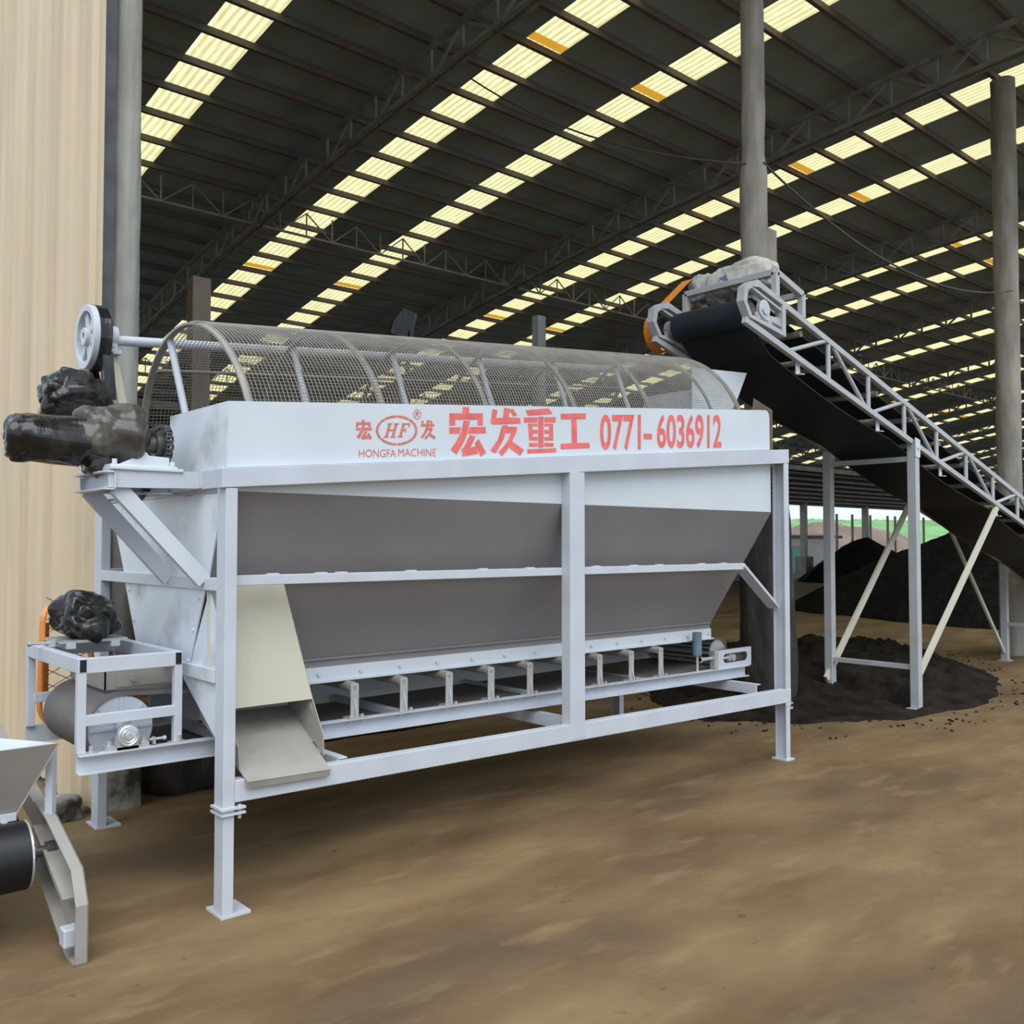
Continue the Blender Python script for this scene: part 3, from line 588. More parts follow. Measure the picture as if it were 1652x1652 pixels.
T_MACH = [(2.619, 2.034), (2.853, 2.048), (2.853, 2.088), (2.618, 2.072)]
T_0771 = [(4.087, 2.162), (4.463, 2.187), (4.465, 2.416), (4.088, 2.381)]
T_dash = [(4.49, 2.259), (4.572, 2.265), (4.572, 2.301), (4.49, 2.295)]
T_603 = [(4.621, 2.208), (5.312, 2.255), (5.315, 2.495), (4.622, 2.431)]

def stencil(polys, name, m):
    b = MB()
    for p in polys:
        b.add([(x, 3.8368, z) for x, z in p], [tuple(range(len(p)))[::-1]])
    # each stroke is a flat paint film 0.4 mm proud of the sheet
    me = bpy.data.meshes.new(name); c = V((sum(v[0] for v in b.v)/len(b.v), 3.8376, sum(v[2] for v in b.v)/len(b.v)))
    bm = bmesh.new()
    for f in b.f:
        vs = [bm.verts.new(V(b.v[i])-c) for i in f]
        for t in tessellate_polygon([[V((b.v[i][0], b.v[i][2], 0)) for i in f]]): bm.faces.new([vs[k] for k in t])
    bm.to_mesh(me); bm.free(); me.materials.append(M[m])
    o = bpy.data.objects.new(name, me); COL.objects.link(o); o.parent = pan; o.location = c - LOC[pan.name]; return o
stencil(BIG, 'lettering', 'red')['label'] = 'large red stencilled Chinese characters'
stencil(SMALL + LOGO, 'logo', 'darkred')['label'] = 'red oval emblem between two small characters'
def text(body, quad, m, name, bold=0.0):
    # lettering set with the built-in font, then fitted to its own four corners on the panel
    cu = bpy.data.curves.new('set_type', 'FONT'); cu.body = body; cu.offset = bold; cu.resolution_u = 4
    to = bpy.data.objects.new('set_type', cu); COL.objects.link(to)
    me = bpy.data.meshes.new_from_object(to.evaluated_get(bpy.context.evaluated_depsgraph_get()))
    bpy.data.objects.remove(to, do_unlink=True)
    xs = [v.co.x for v in me.vertices]; ys = [v.co.y for v in me.vertices]; x0, x1, y0, y1 = min(xs), max(xs), min(ys), max(ys)
    c = V((sum(q[0] for q in quad)/4, 3.8376, sum(q[1] for q in quad)/4))
    for v in me.vertices:
        u, w = (v.co.x-x0)/(x1-x0), (v.co.y-y0)/(y1-y0)
        X = sum(k*q[0] for k, q in zip(((1-u)*(1-w), u*(1-w), u*w, (1-u)*w), quad)); Z = sum(k*q[1] for k, q in zip(((1-u)*(1-w), u*(1-w), u*w, (1-u)*w), quad))
        v.co = V((X, 3.8368, Z)) - c
    me.materials.clear(); me.materials.append(M[m]); o = bpy.data.objects.new(name, me); COL.objects.link(o); o.parent = pan; o.location = c - LOC[pan.name]; return o
text('HONGFA', T_HONGFA, 'darkred', 'lettering', 0.0); text('MACHINE', T_MACH, 'darkred', 'lettering', 0.0)
text('0771', T_0771, 'red', 'lettering', 0.022); text('6036912', T_603, 'red', 'lettering', 0.022)
stencil([T_dash], 'lettering', 'red')

# the drum: hoops, spokes, wire screen
DY, DR = 4.615, 0.722
def dz(x): return 2.0 + SL*(x-1.9)
AX = V((1, 0, SL)).normalized(); UP = V((-SL, 0, 1)).normalized()
def dpt(x, t, r): return V((x, DY, dz(x))) + V((0, -1, 0))*r*math.cos(t) + UP*r*math.sin(t)
hoops = (1.895, 2.61, 3.30, 4.0, 4.70, 5.37, 5.70)
for i, x in enumerate(hoops):
    g = MB(); w = .03 if i else .036
    g.lathe((x, DY, dz(x)), AX, [(-w/2, DR-.016), (w/2, DR-.016), (w/2, DR-.004), (-w/2, DR-.004)], 72, True); g.build('hoop', M['dusty'], T)
g = MB(); x0, x1 = 1.905, 5.71; NW = 225; rw = 0.0017
for k in range(NW):
    t = 2*math.pi*k/NW; g.tube(dpt(x0, t, DR), dpt(x1, t, DR), rw, 3, False)
nh = 180; NS = 80
for i in range(nh+1):
    x = x0 + (x1-x0)*i/nh; vs = []; fs = []
    for k in range(NS):
        t = 2*math.pi*k/NS
        for a, r in ((-rw, DR+.0005), (rw, DR+.0005), (0, DR+.0045)): vs.append(dpt(x, t, r) + AX*a)
    for k in range(NS):
        a, c = 3*k, 3*((k+1) % NS)
        for q in range(3): fs.append((a+q, a+(q+1) % 3, c+(q+1) % 3, c+q))
    g.add(vs, fs)
g.build('wire_screen', M['mesh'], T)
g = MB(); g.tube((1.55, DY, dz(1.55)), (6.0, DY, dz(6.0)), .035, 16); g.build('axle', M['paint'], T)
for i, x in enumerate(hoops[:6]):
    for t0 in (math.pi*.60, math.pi*.60+2*math.pi/3, math.pi*.60+4*math.pi/3):
        g = MB(); g.tube(dpt(x+.01, t0, .03), dpt(x+.01, t0, DR-.01), .019, 10); g.build('spoke', M['paint'], T)
for t0 in (math.pi*.42, math.pi*.72, math.pi*.1):
    g = MB(); g.tube(dpt(1.92, t0, DR-.012), dpt(5.7, t0, DR-.012), .009, 6); g.build('stringer', M['dusty'], T)
g = MB(); g.plate([(5.74, 4.42, 2.45), (6.0, 4.42, 2.45), (6.28, 4.42, 2.70), (6.35, 4.42, 2.80), (6.47, 4.42, 3.004), (5.74, 4.42, 2.96)], .006)
g.plate([(5.80, 4.42, 2.45), (5.80, 4.95, 2.45), (5.80, 4.95, 2.8), (5.80, 4.42, 2.8)], .006)
g.build('feed_chute', M['sheet'], T)

# brush shaft behind the drum, its spoked pulley, bearing and stand
def bz(x): return 2.69 + SL*(x-1.7)
g = MB(); g.tube((1.50, 5.1, bz(1.50)), (5.75, 5.1, bz(5.75)), .027, 16); g.build('brush_shaft', M['paint'], T)
pw = V((1.53, 5.1, 2.683))
g = MB()
g.lathe(pw, (1, 0, 0), [(-.035, .170), (.035, .170), (.035, .135), (-.035, .135)], 48, True)
g.lathe(pw, (1, 0, 0), [(-.04, .048), (.04, .048), (.04, .02), (-.04, .02)], 24, True)
for k in range(6):
    t = 2*math.pi*k/6+.3; d = V((0, math.cos(t), math.sin(t))); g.beam(pw+d*.03, pw+d*.14, .05, .036, (1, 0, 0))
g.build('pulley', M['paint'], T, 0.003)
g = MB(); g.lathe(pw+V((.014, 0, 0)), (1, 0, 0), [(-.018, .174), (.038, .174), (.045, .165), (.045, .12), (-.018, .168)], 40, True)
g.plate([(1.545, 5.235, 2.60), (1.60, 5.235, 2.60), (1.60, 5.06, 2.30), (1.545, 5.06, 2.30)], .012)
g.plate([(1.545, 4.97, 2.60), (1.60, 4.97, 2.60), (1.60, 4.90, 2.34), (1.545, 4.90, 2.34)], .012)
g.build('belt_wrap', M['plastic'], T)
g = MB(); g.box(1.60, 5.03, 2.60, 1.665, 5.17, 2.625); g.tube((1.612, 5.1, 2.70), (1.655, 5.1, 2.70), .06, 20); g.box(1.615, 5.055, 2.62, 1.652, 5.145, 2.69)
for y in (5.045, 5.155): g.bolt((1.633, y, 2.625), (0, 0, 1), .01, .02)
g.build('bearing', M['paint'], T, 0.003)
g = MB(); g.beam((1.63, 5.10, 2.60), (1.70, 4.92, 1.92), .05, .05); g.build('shaft_stand', M['cream'], T)
g = MB(); g.beam((1.63, 5.15, 2.60), (1.70, 5.30, 1.92), .05, .05); g.build('shaft_stand', M['paint'], T)

# drive platform: channels out from the end rail, two diagonal braces
g = MB(); g.chan((1.30, 4.075, 1.875), (1.72, 4.075, 1.885), .075, .05, .007, (0, 1, 0)); g.box(1.695, 4.06, 1.85, 1.705, 4.10, 1.93); g.build('platform_beam', M['paint'], T)
g = MB(); g.chan((1.30, 4.46, 1.862), (1.72, 4.46, 1.872), .075, .05, .007, (0, -1, 0)); g.build('platform_beam', M['paint'], T)
g = MB(); g.chan((1.325, 4.06, 1.868), (1.325, 4.48, 1.868), .08, .05, .007, (-1, 0, 0)); g.build('platform_beam', M['paint'], T)
for (ya, yb) in ((4.10, 4.02), (4.48, 4.43)):
    g = MB(); g.chan((1.345, ya, 1.845), (1.705, yb, 1.43), .07, .035, .006, (0, 1, 0)); g.build('diagonal_brace', M['paint'], T)

# geared drum motor under wrap
g = MB(); g.box(1.305, 4.06, 1.915, 1.62, 4.50, 1.93); g.box(1.31, 4.08, 1.93, 1.60, 4.48, 1.94); g.prism([(1.36, 1.94), (1.59, 1.94), (1.59, 1.985), (1.50, 1.99), (1.46, 2.03), (1.42, 1.97)], 'y', 4.15, 4.36)
for x, y in ((1.33, 4.09), (1.58, 4.09), (1.33, 4.46)): g.bolt((x, y, 1.94), (0, 0, 1), .012, .022)
g.build('gearbox_base', M['sheet'], T, 0.003)
g = blob((1.375, 4.27, 2.08), .155, .145, .135, .7, 7, 5.0, sq=2.0, rnd=True); o = g.build('gearbox', M['plastic_dusty'], T); o['label'] = 'gearbox under dusty brown plastic wrap'
g = blob((1.125, 4.24, 2.04), .185, .104, .104, .45, 9, 9.0, sq=5, rnd=True); o = g.build('drum_motor', M['plastic'], T); o['label'] = 'drum motor under black plastic wrap'
g = blob((1.30, 4.25, 1.965), .05, .07, .07, .5, 9, 19.0, sq=3.0); o = g.build('wrap_fold', M['plastic'], T)
g = MB(); g.tube((1.50, 4.25, 2.05), (1.60, 4.25, 2.05), .038, 16); g.tube((1.555, 4.25, 2.05), (1.60, 4.25, 2.05), .055, 20); g.build('output_shaft', M['steel'], T)
# roller chain from the small sprocket down to the drum axle
def chain():
    b = MB(); A, B = V((1.595, 4.25, 2.05)), V((1.595, 4.595, dz(1.595)-.02)); r1, r2 = .088, .15; pts = []
    d = (B-A); L_ = d.length; e = d.normalized(); nrm = V((0, -e.z, e.y)); be = math.acos((r1-r2)/L_)
    def P(c, r, a): return c + (e*math.cos(a) + nrm*math.sin(a))*r
    k = 16
    for i in range(k+1): pts.append(P(A, r1, be + (2*math.pi-2*be)*i/k))
    for i in range(k+1): pts.append(P(B, r2, -be + 2*be*i/k))
    pts.append(pts[0]); out = []; step = .019; acc = 0
    for p, q in zip(pts, pts[1:]):
        l = (q-p).length
        while acc < l: out.append(p.lerp(q, acc/l)); acc += step
        acc -= l
    for i, (p, q) in enumerate(zip(out, out[1:])):
        w = .022 if i % 2 else .03
        for s in (-1, 1): b.beam(p + V((s*w/2, 0, 0)) - (q-p)*.2, q + V((s*w/2, 0, 0)) + (q-p)*.2, .004, .016, (p-A.lerp(B, .5)))
        b.tube(p + V((-w/2, 0, 0)), p + V((w/2, 0, 0)), .007, 7)
    return b
chain().build('drive_chain', M['steel'], T)
g = MB()
vs = []
for (c, r, n) in ((V((1.595, 4.25, 2.05)), .08, 15), (V((1.595, 4.595, dz(1.595)-.02)), .142, 26)):
    poly = []
    for k in range(n*2):
        t = math.pi*k/n; rr = r + (.008 if k % 2 else -.008); poly.append((c.y + math.cos(t)*rr, c.z + math.sin(t)*rr))
    g.prism(poly, 'x', 1.590, 1.600)
g.build('sprocket', M['steel'], T)

# brush motor under wrap, behind
g = blob((1.41, 4.95, 2.335), .155, .12, .11, .6, 8, 31.0, sq=3.4, rnd=True); o = g.build('brush_motor', M['plastic'], T); o['label'] = 'small brush motor under black plastic wrap'
g = blob((1.40, 4.93, 2.425), .085, .07, .05, .4, 9, 37.0, sq=3); g.build('terminal_box', M['plastic'], T)
g = MB(); g.box(1.32, 4.80, 2.19, 1.60, 5.12, 2.205)
for y in (4.83, 5.08): g.beam((1.58, y, 2.2), (1.70, y, 1.92), .04, .04)
g.build('motor_bracket', M['paint'], T)

# oversize chute at the low end
g = MB(); g.plate([(1.715, 4.02, 1.405), (2.09, 4.02, 1.405), (2.236, 4.0, .85), (1.715, 4.0, .85)], -.006); o = g.build('chute_cover', M['cream'], T); o['label'] = 'cream sheet over the chute'
g = MB(); g.plate([(2.09, 4.02, 1.405), (2.236, 4.0, .85), (2.236, 4.20, .85), (2.09, 4.20, 1.405)], .005)
g.plate([(1.80, 3.77, .565), (2.205, 3.77, .555), (2.236, 4.24, .785), (1.78, 4.24, .79)], .006)
g.plate([(2.236, 4.0, .85), (2.215, 3.86, .705), (2.212, 3.845, .61), (2.236, 4.24, .78), (2.236, 4.26, 1.0)], .005)
g.plate([(1.785, 4.0, .85), (1.80, 3.86, .705), (1.80, 3.845, .61), (1.785, 4.24, .78), (1.785, 4.26, 1.0)], -.005)
g.plate([(1.80, 3.77, .565), (2.205, 3.77, .555), (2.205, 3.776, .53), (1.80, 3.776, .54)], .005)
g.build('chute_tray', M['tray'], T)
g = MB(); g.plate([(1.716, 4.30, 1.0), (1.716, 3.90, .985), (1.716, 3.905, .74), (1.716, 4.28, .97)], .006)
g.box(1.70, 3.90, .99, 1.76, 4.31, 1.045)
g.prism([(4.015, 1.395), (4.225, 1.045), (3.90, 1.03), (3.90, 1.2)], 'x', 1.727, 1.732)
g.build('chute_flange', M['paint_end'], T)

# ------------------------------------------------------------------ belt conveyor below the hopper
K = empty('belt_conveyor', (3.6, 4.55, 0.6)); tag(K, 'flat belt conveyor under the hopper of the screening machine, boxed drive end jutting left', 'conveyor')
def cz(x): return 0.670 - 0.008*(x-1.21)
g = MB(); g.chan((1.21, 4.15, cz(1.21)), (6.02, 4.15, cz(6.02)), .082, .045, .006, (0, -1, 0)); g.build('side_channel', M['paint'], K)
g = MB(); g.chan((1.21, 4.95, cz(1.21)), (6.02, 4.95, cz(6.02)), .082, .045, .006, (0, 1, 0)); g.box(1.8, 4.935, .64, 6.0, 4.94, .83); g.build('side_channel', M['paint'], K)
for x in (1.9, 2.9, 3.9, 4.9, 5.7):
    g = MB(); g.beam((x, 4.153, cz(x)+.01), (x, 4.947, cz(x)+.01), .05, .04); g.build('cross_member', M['paint'], K)
def zbelt(x): return 0.885 if x > 2.3 else 0.885 + (2.3-x)/.88*0.048
def beltloop(pts, y0, y1, t, b, inner=None):
    # closed belt from a list of (x, z) running round the loop
    n = len(pts); vs = []; fs = []
    for i in range(n):
        p, q, r = V((*pts[i-1], 0)), V((*pts[i], 0)), V((*pts[(i+1) % n], 0)); d = (r-p).normalized(); nn = V((d.y, -d.x, 0))
        for y in (y0, y1):
            for k in (0, t): vs.append((q.x - nn.x*k, y, q.y - nn.y*k))
    for i in range(n):
        a, c = 4*i, 4*((i+1) % n); fs += [(a, a+2, c+2, c), (a+1, c+1, c+3, a+3), (a, c, c+1, a+1), (a+2, a+3, c+3, c+2)]
    b.add(vs, fs); return b
pts = []
for i in range(25): 
    t = math.pi/2 + math.pi*i/24; pts.append((1.42 + .15*math.cos(t), .783 + .15*math.sin(t)))
for i in range(13): t = -math.pi/2 + math.pi*i/12; pts.append((5.80 + .105*math.cos(t), .775 + .105*math.sin(t)))
for i in range(16): x = 5.7 - i*.25; pts.append((x, zbelt(x)))
g = beltloop(pts, 4.225, 4.875, .008, MB()); g.build('belt', M['belt_dusty'], K)
g = MB(); g.lathe((1.42, 4.235, .783), (0, 1, 0), [(0, .14), (.63, .14)], 36); g.tube((1.42, 4.10, .783), (1.42, 5.05, .783), .025, 14)
for k in range(8):
    t = 2*math.pi*k/8; g.beam((1.42+.03*math.cos(t), 4.233, .783+.03*math.sin(t)), (1.42+.135*math.cos(t), 4.233, .783+.135*math.sin(t)), .012, .006, (0, 1, 0))
g.build('head_drum', M['paint'], K)
g = MB(); g.tube((5.80, 4.16, .775), (5.80, 4.9, .775), .018, 12)
for k in range(14):
    t = 2*math.pi*k/14; g.beam((5.80+.09*math.cos(t), 4.24, .775+.09*math.sin(t)), (5.80+.09*math.cos(t), 4.86, .775+.09*math.sin(t)), .02, .012)
for y in (4.24, 4.86): g.tube((5.80, y-.004, .775), (5.80, y+.004, .775), .1, 28)
g.build('tail_drum', M['galv'], K)
def ring_block(c, r, m='galv'):
    g = MB(); c = V(c)
    g.lathe(c, (0, -1, 0), [(0, r), (.03, r), (.034, r*.86), (.03, r*.72), (.036, r*.6), (.03, r*.4), (.04, r*.3), (.04, .001)], 28)
    g.box(c.x-r, c.y-.02, c.z-r-.012, c.x+r, c.y+.01, c.z); g.box(c.x-r*2.0, c.y-.02, c.z-r-.016, c.x+r*2.0, c.y+.02, c.z-r)
    for s in (-1.6, 1.6): g.bolt((c.x+r*s, c.y-.002, c.z-r), (0, 0, 1), .010, .028); g.box(c.x+r*s-.018, c.y-.018, c.z-r, c.x+r*s+.018, c.y+.016, c.z-r+.01)
    return g
ring_block((1.412, 4.135, .768), .046).build('bearing', M['galv'], K)
g = MB(); g.tube((1.51, 4.135, .735), (1.575, 4.135, .735), .006, 8); g.bolt((1.57, 4.135, .735), (1, 0, 0), .010, .012); g.box(1.525, 4.12, .715, 1.533, 4.15, .745)
g.build('adjuster_bolt', M['galv'], K)
g = MB()
for x in (1.245, 1.62): g.box(x-.025, 4.115, cz(x)+.041, x+.045, 4.15, cz(x)+.048); g.bolt((x+.02, 4.13, cz(x)+.048), (0, 0, 1), .010, .024)
g.build('post_clip', M['galv'], K)
# nine idler brackets, each with its roller
for i in range(9):
    x = 2.562 + .307*i; z0 = cz(x)+.041
    g = MB(); g.box(x-.024, 4.140, z0, x+.024, 4.146, .868)
    g.prism([(x+.024*math.cos(math.pi*k/6), .868+.012*math.sin(math.pi*k/6)) for k in range(7)], 'y', 4.140, 4.146)
    g.box(x-.05, 4.105, z0, x+.05, 4.175, z0+.007); g.prism([(4.140, z0), (4.112, z0), (4.140, z0+.10)], 'x', x-.003, x+.003)
    for s in (-.034, .034): g.bolt((x+s, 4.122, z0+.007), (0, 0, 1), .008, .012); g.bolt((x+s, 4.125, z0-.01), (0, 0, -1), .007, .012)
    o = g.build('idler_bracket', M['galv'], K)
    g = MB(); g.tube((x, 4.136, .858), (x, 4.165, .858), .009, 10); g.tube((x, 4.165, .858), (x, 4.93, .858), .026, 16); g.build('roller', M['dusty'], o)
# take-up at the tail
g = MB(); sl = []
g.box(5.60, 4.118, .68, 5.645, 4.16, .812)
def slotplate(x0, x1, z0, z1, a0, a1, zc, r, y0, y1):
    b = MB(); b.box(x0, y0, z0, a0-r, y1, z1); b.box(a1+r, y0, z0, x1, y1, z1); b.box(a0-r, y0, zc+r, a1+r, y1, z1); b.box(a0-r, y0, z0, a1+r, y1, zc-r)
    for c, s in ((a0, -1), (a1, 1)):
        for q in (-1, 1):
            b.prism([(c+s*r, zc+q*r)] + [(c+s*r*math.cos(t*math.pi/12), zc+q*r*math.sin(t*math.pi/12)) for t in range(0, 7)], 'y', y0, y1)
    return b
p = slotplate(5.645, 6.06, .672, .81, 5.74, 5.98, .745, .034, 4.118, 4.126); o = p.build('take_up_plate', M['paint'], K)
g.tube((5.46, 4.145, .755), (5.66, 4.145, .755), .013, 10); g.tube((5.47, 4.145, .755), (5.46, 4.145, .755), .024, 12)
g.tube((5.72, 4.14, .745), (5.86, 4.14, .745), .012, 10); g.tube((5.83, 4.112, .745), (5.83, 4.15, .745), .026, 14); g.box(5.785, 4.118, .72, 5.80, 4.155, .77)
g.build('take_up_screw', M['galv'], K)
g = MB(); g.box(5.645, 4.150, .668, 6.06, 4.156, .81); g.build('take_up_back', M['steel'], K)
g = MB(); g.tube((5.435, 4.15, .79), (5.435, 4.15, .955), .034, 16); o = g.build('scraper_spring', M['bluegrey'], K)
g = MB(); g.tube((5.435, 4.15, .66), (5.435, 4.15, .79), .010, 8); g.build('spring_rod', M['galv'], o)

# drive end: boxed frame of square tube
x0, x1, ya, yb = 1.208, 1.655, 4.132, 4.955
for (x, y) in ((x0, ya), (x1-.036, ya), (x0, yb-.036), (x1-.036, yb-.036)):
    g = MB(); g.box(x, y, .712, x+.036, y+.036, 1.05); g.build('drive_frame_post', M['paint'], K, 0.003)
for y in (ya, yb-.04):
    g = MB(); g.box(x0+.018, y, 1.048, x1-.018, y+.04, 1.112); g.build('drive_frame_rail', M['paint'], K, 0.003)
    g = MB(); g.box(x0+.03, y, .826, x1-.03, y+.03, .872); g.build('drive_frame_rail', M['paint'], K, 0.003)
for x in (x0, x1-.04):
    g = MB(); g.box(x, ya-.001, 1.05, x+.04, yb+.001, 1.113); o = g.build('drive_frame_rail', M['paint'], K, 0.003)
    g = MB(); g.box(x+.007, ya-.003, 1.056, x+.033, ya, 1.107); g.build('end_shade', M['black'], o)  # black plate on the solid rail, painting the shade of a hollow end
for x in (1.30, 1.50):
    g = MB(); g.box(x, 4.62, 1.105, x+.04, yb, 1.13); g.build('motor_rail', M['paint'], K)
g = MB()
g.box(1.37, 4.30, .945, 1.75, 4.306, 1.03); g.box(1.37, 4.80, .945, 1.75, 4.806, 1.03); g.box(1.37, 4.30, .945, 1.376, 4.80, 1.03); g.box(1.42, 4.294, .955, 1.72, 4.30, 1.005); g.bolt((1.49, 4.294, .985), (0, -1, 0), .012, .012)
g.build('belt_skirt', M['dusty'], K)
g = blob((1.42, 4.74, 1.245), .14, .135, .115, .95, 7, 43.0, sq=1.7, rnd=True); o = g.build('drive_motor', M['plastic'], K); o['label'] = 'drive motor under shiny black plastic wrap'
g = MB(); g.box(1.27, 4.63, 1.13, 1.58, 4.90, 1.142); g.tube((1.15, 4.68, 1.135), (1.30, 4.68, 1.135), .007, 8); g.bolt((1.16, 4.68, 1.135), (-1, 0, 0), .014, .014); g.box(1.24, 4.655, 1.115, 1.26, 4.70, 1.155); g.build('motor_slide', M['galv'], K)
def stadium(b, c0, r0, c1, r1, y0, y1, w, n=14):
    # open rim of a belt guard round two centres in the XZ plane
    A, B = V((c0[0], c0[1], 0)), V((c1[0], c1[1], 0)); d = (B-A); L_ = d.length; e = d.normalized(); m_ = V((-e.y, e.x, 0)); be = math.acos(max(-1, min(1, (r0-r1)/L_)))
    def ringp(q):
        P_ = []
        for i in range(n+1): a = be + (2*math.pi-2*be)*i/n; P_.append(A + (e*math.cos(a) + m_*math.sin(a))*(r0-q))
        for i in range(n+1): a = -be + 2*be*i/n; P_.append(B + (e*math.cos(a) + m_*math.sin(a))*(r1-q))
        return P_
    o_, i_ = ringp(0), ringp(w); N_ = len(o_); vs = []
    for a, b_ in zip(o_, i_): vs += [(a.x, y0, a.y), (a.x, y1, a.y), (b_.x, y1, b_.y), (b_.x, y0, b_.y)]
    fs = []
    for k in range(N_):
        for q in range(4): fs.append((4*k+q, 4*k+(q+1) % 4, 4*((k+1) % N_)+(q+1) % 4, 4*((k+1) % N_)+q))
    b.add(vs, fs); return b
g = stadium(MB(), (1.43, .80), .15, (1.385, 1.215), .095, 4.965, 5.045, .008)
g.add([(1.28, 5.043, .85), (1.335, 5.043, .85), (1.335, 5.043, 1.2), (1.29, 5.043, 1.2)], [(0, 1, 2, 3)])
o = g.build('chain_guard', M['orange'], K); o['label'] = 'orange chain guard'
g = MB()
for k in range(7):
    z = .80 + .07*k
    g.tube((1.30, 4.975, z), (1.50, 4.975, z+.11), .002, 5, False); g.tube((1.50, 4.975, z), (1.30, 4.975, z+.11), .002, 5, False)
g.build('guard_grille', M['steel'], o)
g = MB(); g.tube((1.43, 5.0, .785), (1.43, 5.02, .785), .11, 24); g.build('sprocket', M['steel'], K)
g = MB(); g.tube((1.385, 5.0, 1.215), (1.385, 5.02, 1.215), .06, 20); g.build('sprocket', M['steel'], K)

# ------------------------------------------------------------------ small hopper feeder at the lower left
H = empty('hopper_feeder', (0.85, 4.2, 0)); tag(H, 'small feed hopper on a low black-belted conveyor, cut off at the lower left', 'feeder')
C_, N_, F_, G_ = V((1.133, 4.10, .778)), V((0.30, 4.10, .778)), V((0.83, 4.61, .778)), V((0.30, 4.61, .778))
c_, n_, f_, g_ = V((1.005, 4.22, .485)), V((0.42, 4.22, .485)), V((0.80, 4.50, .485)), V((0.42, 4.50, .485))
for q, m_ in (((N_, C_, c_, n_), 'feed'), ((C_, F_, f_, c_), 'paint_end'), ((F_, G_, g_, f_), 'paint_end'), ((G_, N_, n_, g_), 'paint_end')):
    g = MB(); g.plate([tuple(v) for v in q], .005); g.build('hopper_wall', M[m_], H)
g = MB(); g.box(.42, 4.20, .43, 1.0, 4.212, .50); g.box(.42, 4.17, .428, 1.0, 4.212, .437); g.bolt((.955, 4.20, .465), (0, -1, 0), .012, .016); g.build('hopper_lip', M['paint'], H, 0.002)
prof = [(4.34, .50), (4.17, .468), (3.815, .345), (3.745, .225), (3.745, .0), (3.865, .0), (4.40, .27)]
g = MB(); g.prism(prof, 'x', 1.142, 1.147)
n = len(prof); cy, cz_ = sum(p[0] for p in prof)/n, sum(p[1] for p in prof)/n
for i in range(n):
    (a, b_), (c, d) = prof[i], prof[(i+1) % n]
    if i == n-1: continue
    e = V((0, c-a, d-b_)).normalized(); nn = V((0, -e.z, e.y))
    if nn.dot(V((0, cy-a, cz_-b_))) < 0: nn = -nn
    g.add([(1.10, a, b_), (1.147, a, b_), (1.147, c, d), (1.10, c, d), (1.10, a+nn.y*.008, b_+nn.z*.008), (1.147, a+nn.y*.008, b_+nn.z*.008), (1.147, c+nn.y*.008, d+nn.z*.008), (1.10, c+nn.y*.008, d+nn.z*.008)],
          [(0,1,2,3),(7,6,5,4),(0,4,5,1),(1,5,6,2),(2,6,7,3),(3,7,4,0)])
g.beam((1.12, 4.30, .40), (1.12, 3.86, .215), .02, .07, (1, 0, 0))
side = g.build('side_plate', M['tray'], H)
g = MB(); g.box(1.075, 3.80, .055, 1.142, 3.865, .125); g.build('take_up_block', M['paint'], side, 0.006)
def mirror_plate():
    c = side.copy(); COL.objects.link(c); c.location = side.location + V((-0.80, 0, 0)); return c
mirror_plate()
g = MB(); g.tube((1.13, 4.21, .47), (1.13, 4.21, .745), .022, 4); g.build('hopper_post', M['paint'], H)
g = MB(); g.lathe((.42, 4.16, .335), (1, 0, 0), [(0, .135), (.60, .135)], 48); d_ = g.build('belt_drum', M['rubber'], H)
g = MB(); g.lathe((1.02, 4.16, .335), (1, 0, 0), [(0, .137), (.008, .137), (.008, .127), (0, .127)], 48, True); g.build('drum_edge', M['galv'], d_)
g = MB(); g.tube((1.02, 4.16, .335), (1.16, 4.16, .335), .022, 14); g.tube((1.03, 4.16, .335), (1.06, 4.16, .335), .04, 16); g.tube((1.10, 4.16, .335), (1.15, 4.16, .335), .035, 14); g.build('drum_shaft', M['steel'], H)
g = MB(); g.beam((.72, 4.2, .463), (.72, 5.2, .70), .58, .01); g.build('belt', M['rubber'], H)
g = MB()
for x in (.46, 1.14): g.beam((x, 4.30, .40), (x, 5.25, .64), .05, .10)
for x in (.46, 1.14): g.beam((x, 5.1, 0), (x, 5.1, .60), .05, .05)
g.beam((.46, 5.1, .5), (1.14, 5.1, .5), .04, .04)
g.build('rear_frame', M['tray'], H)

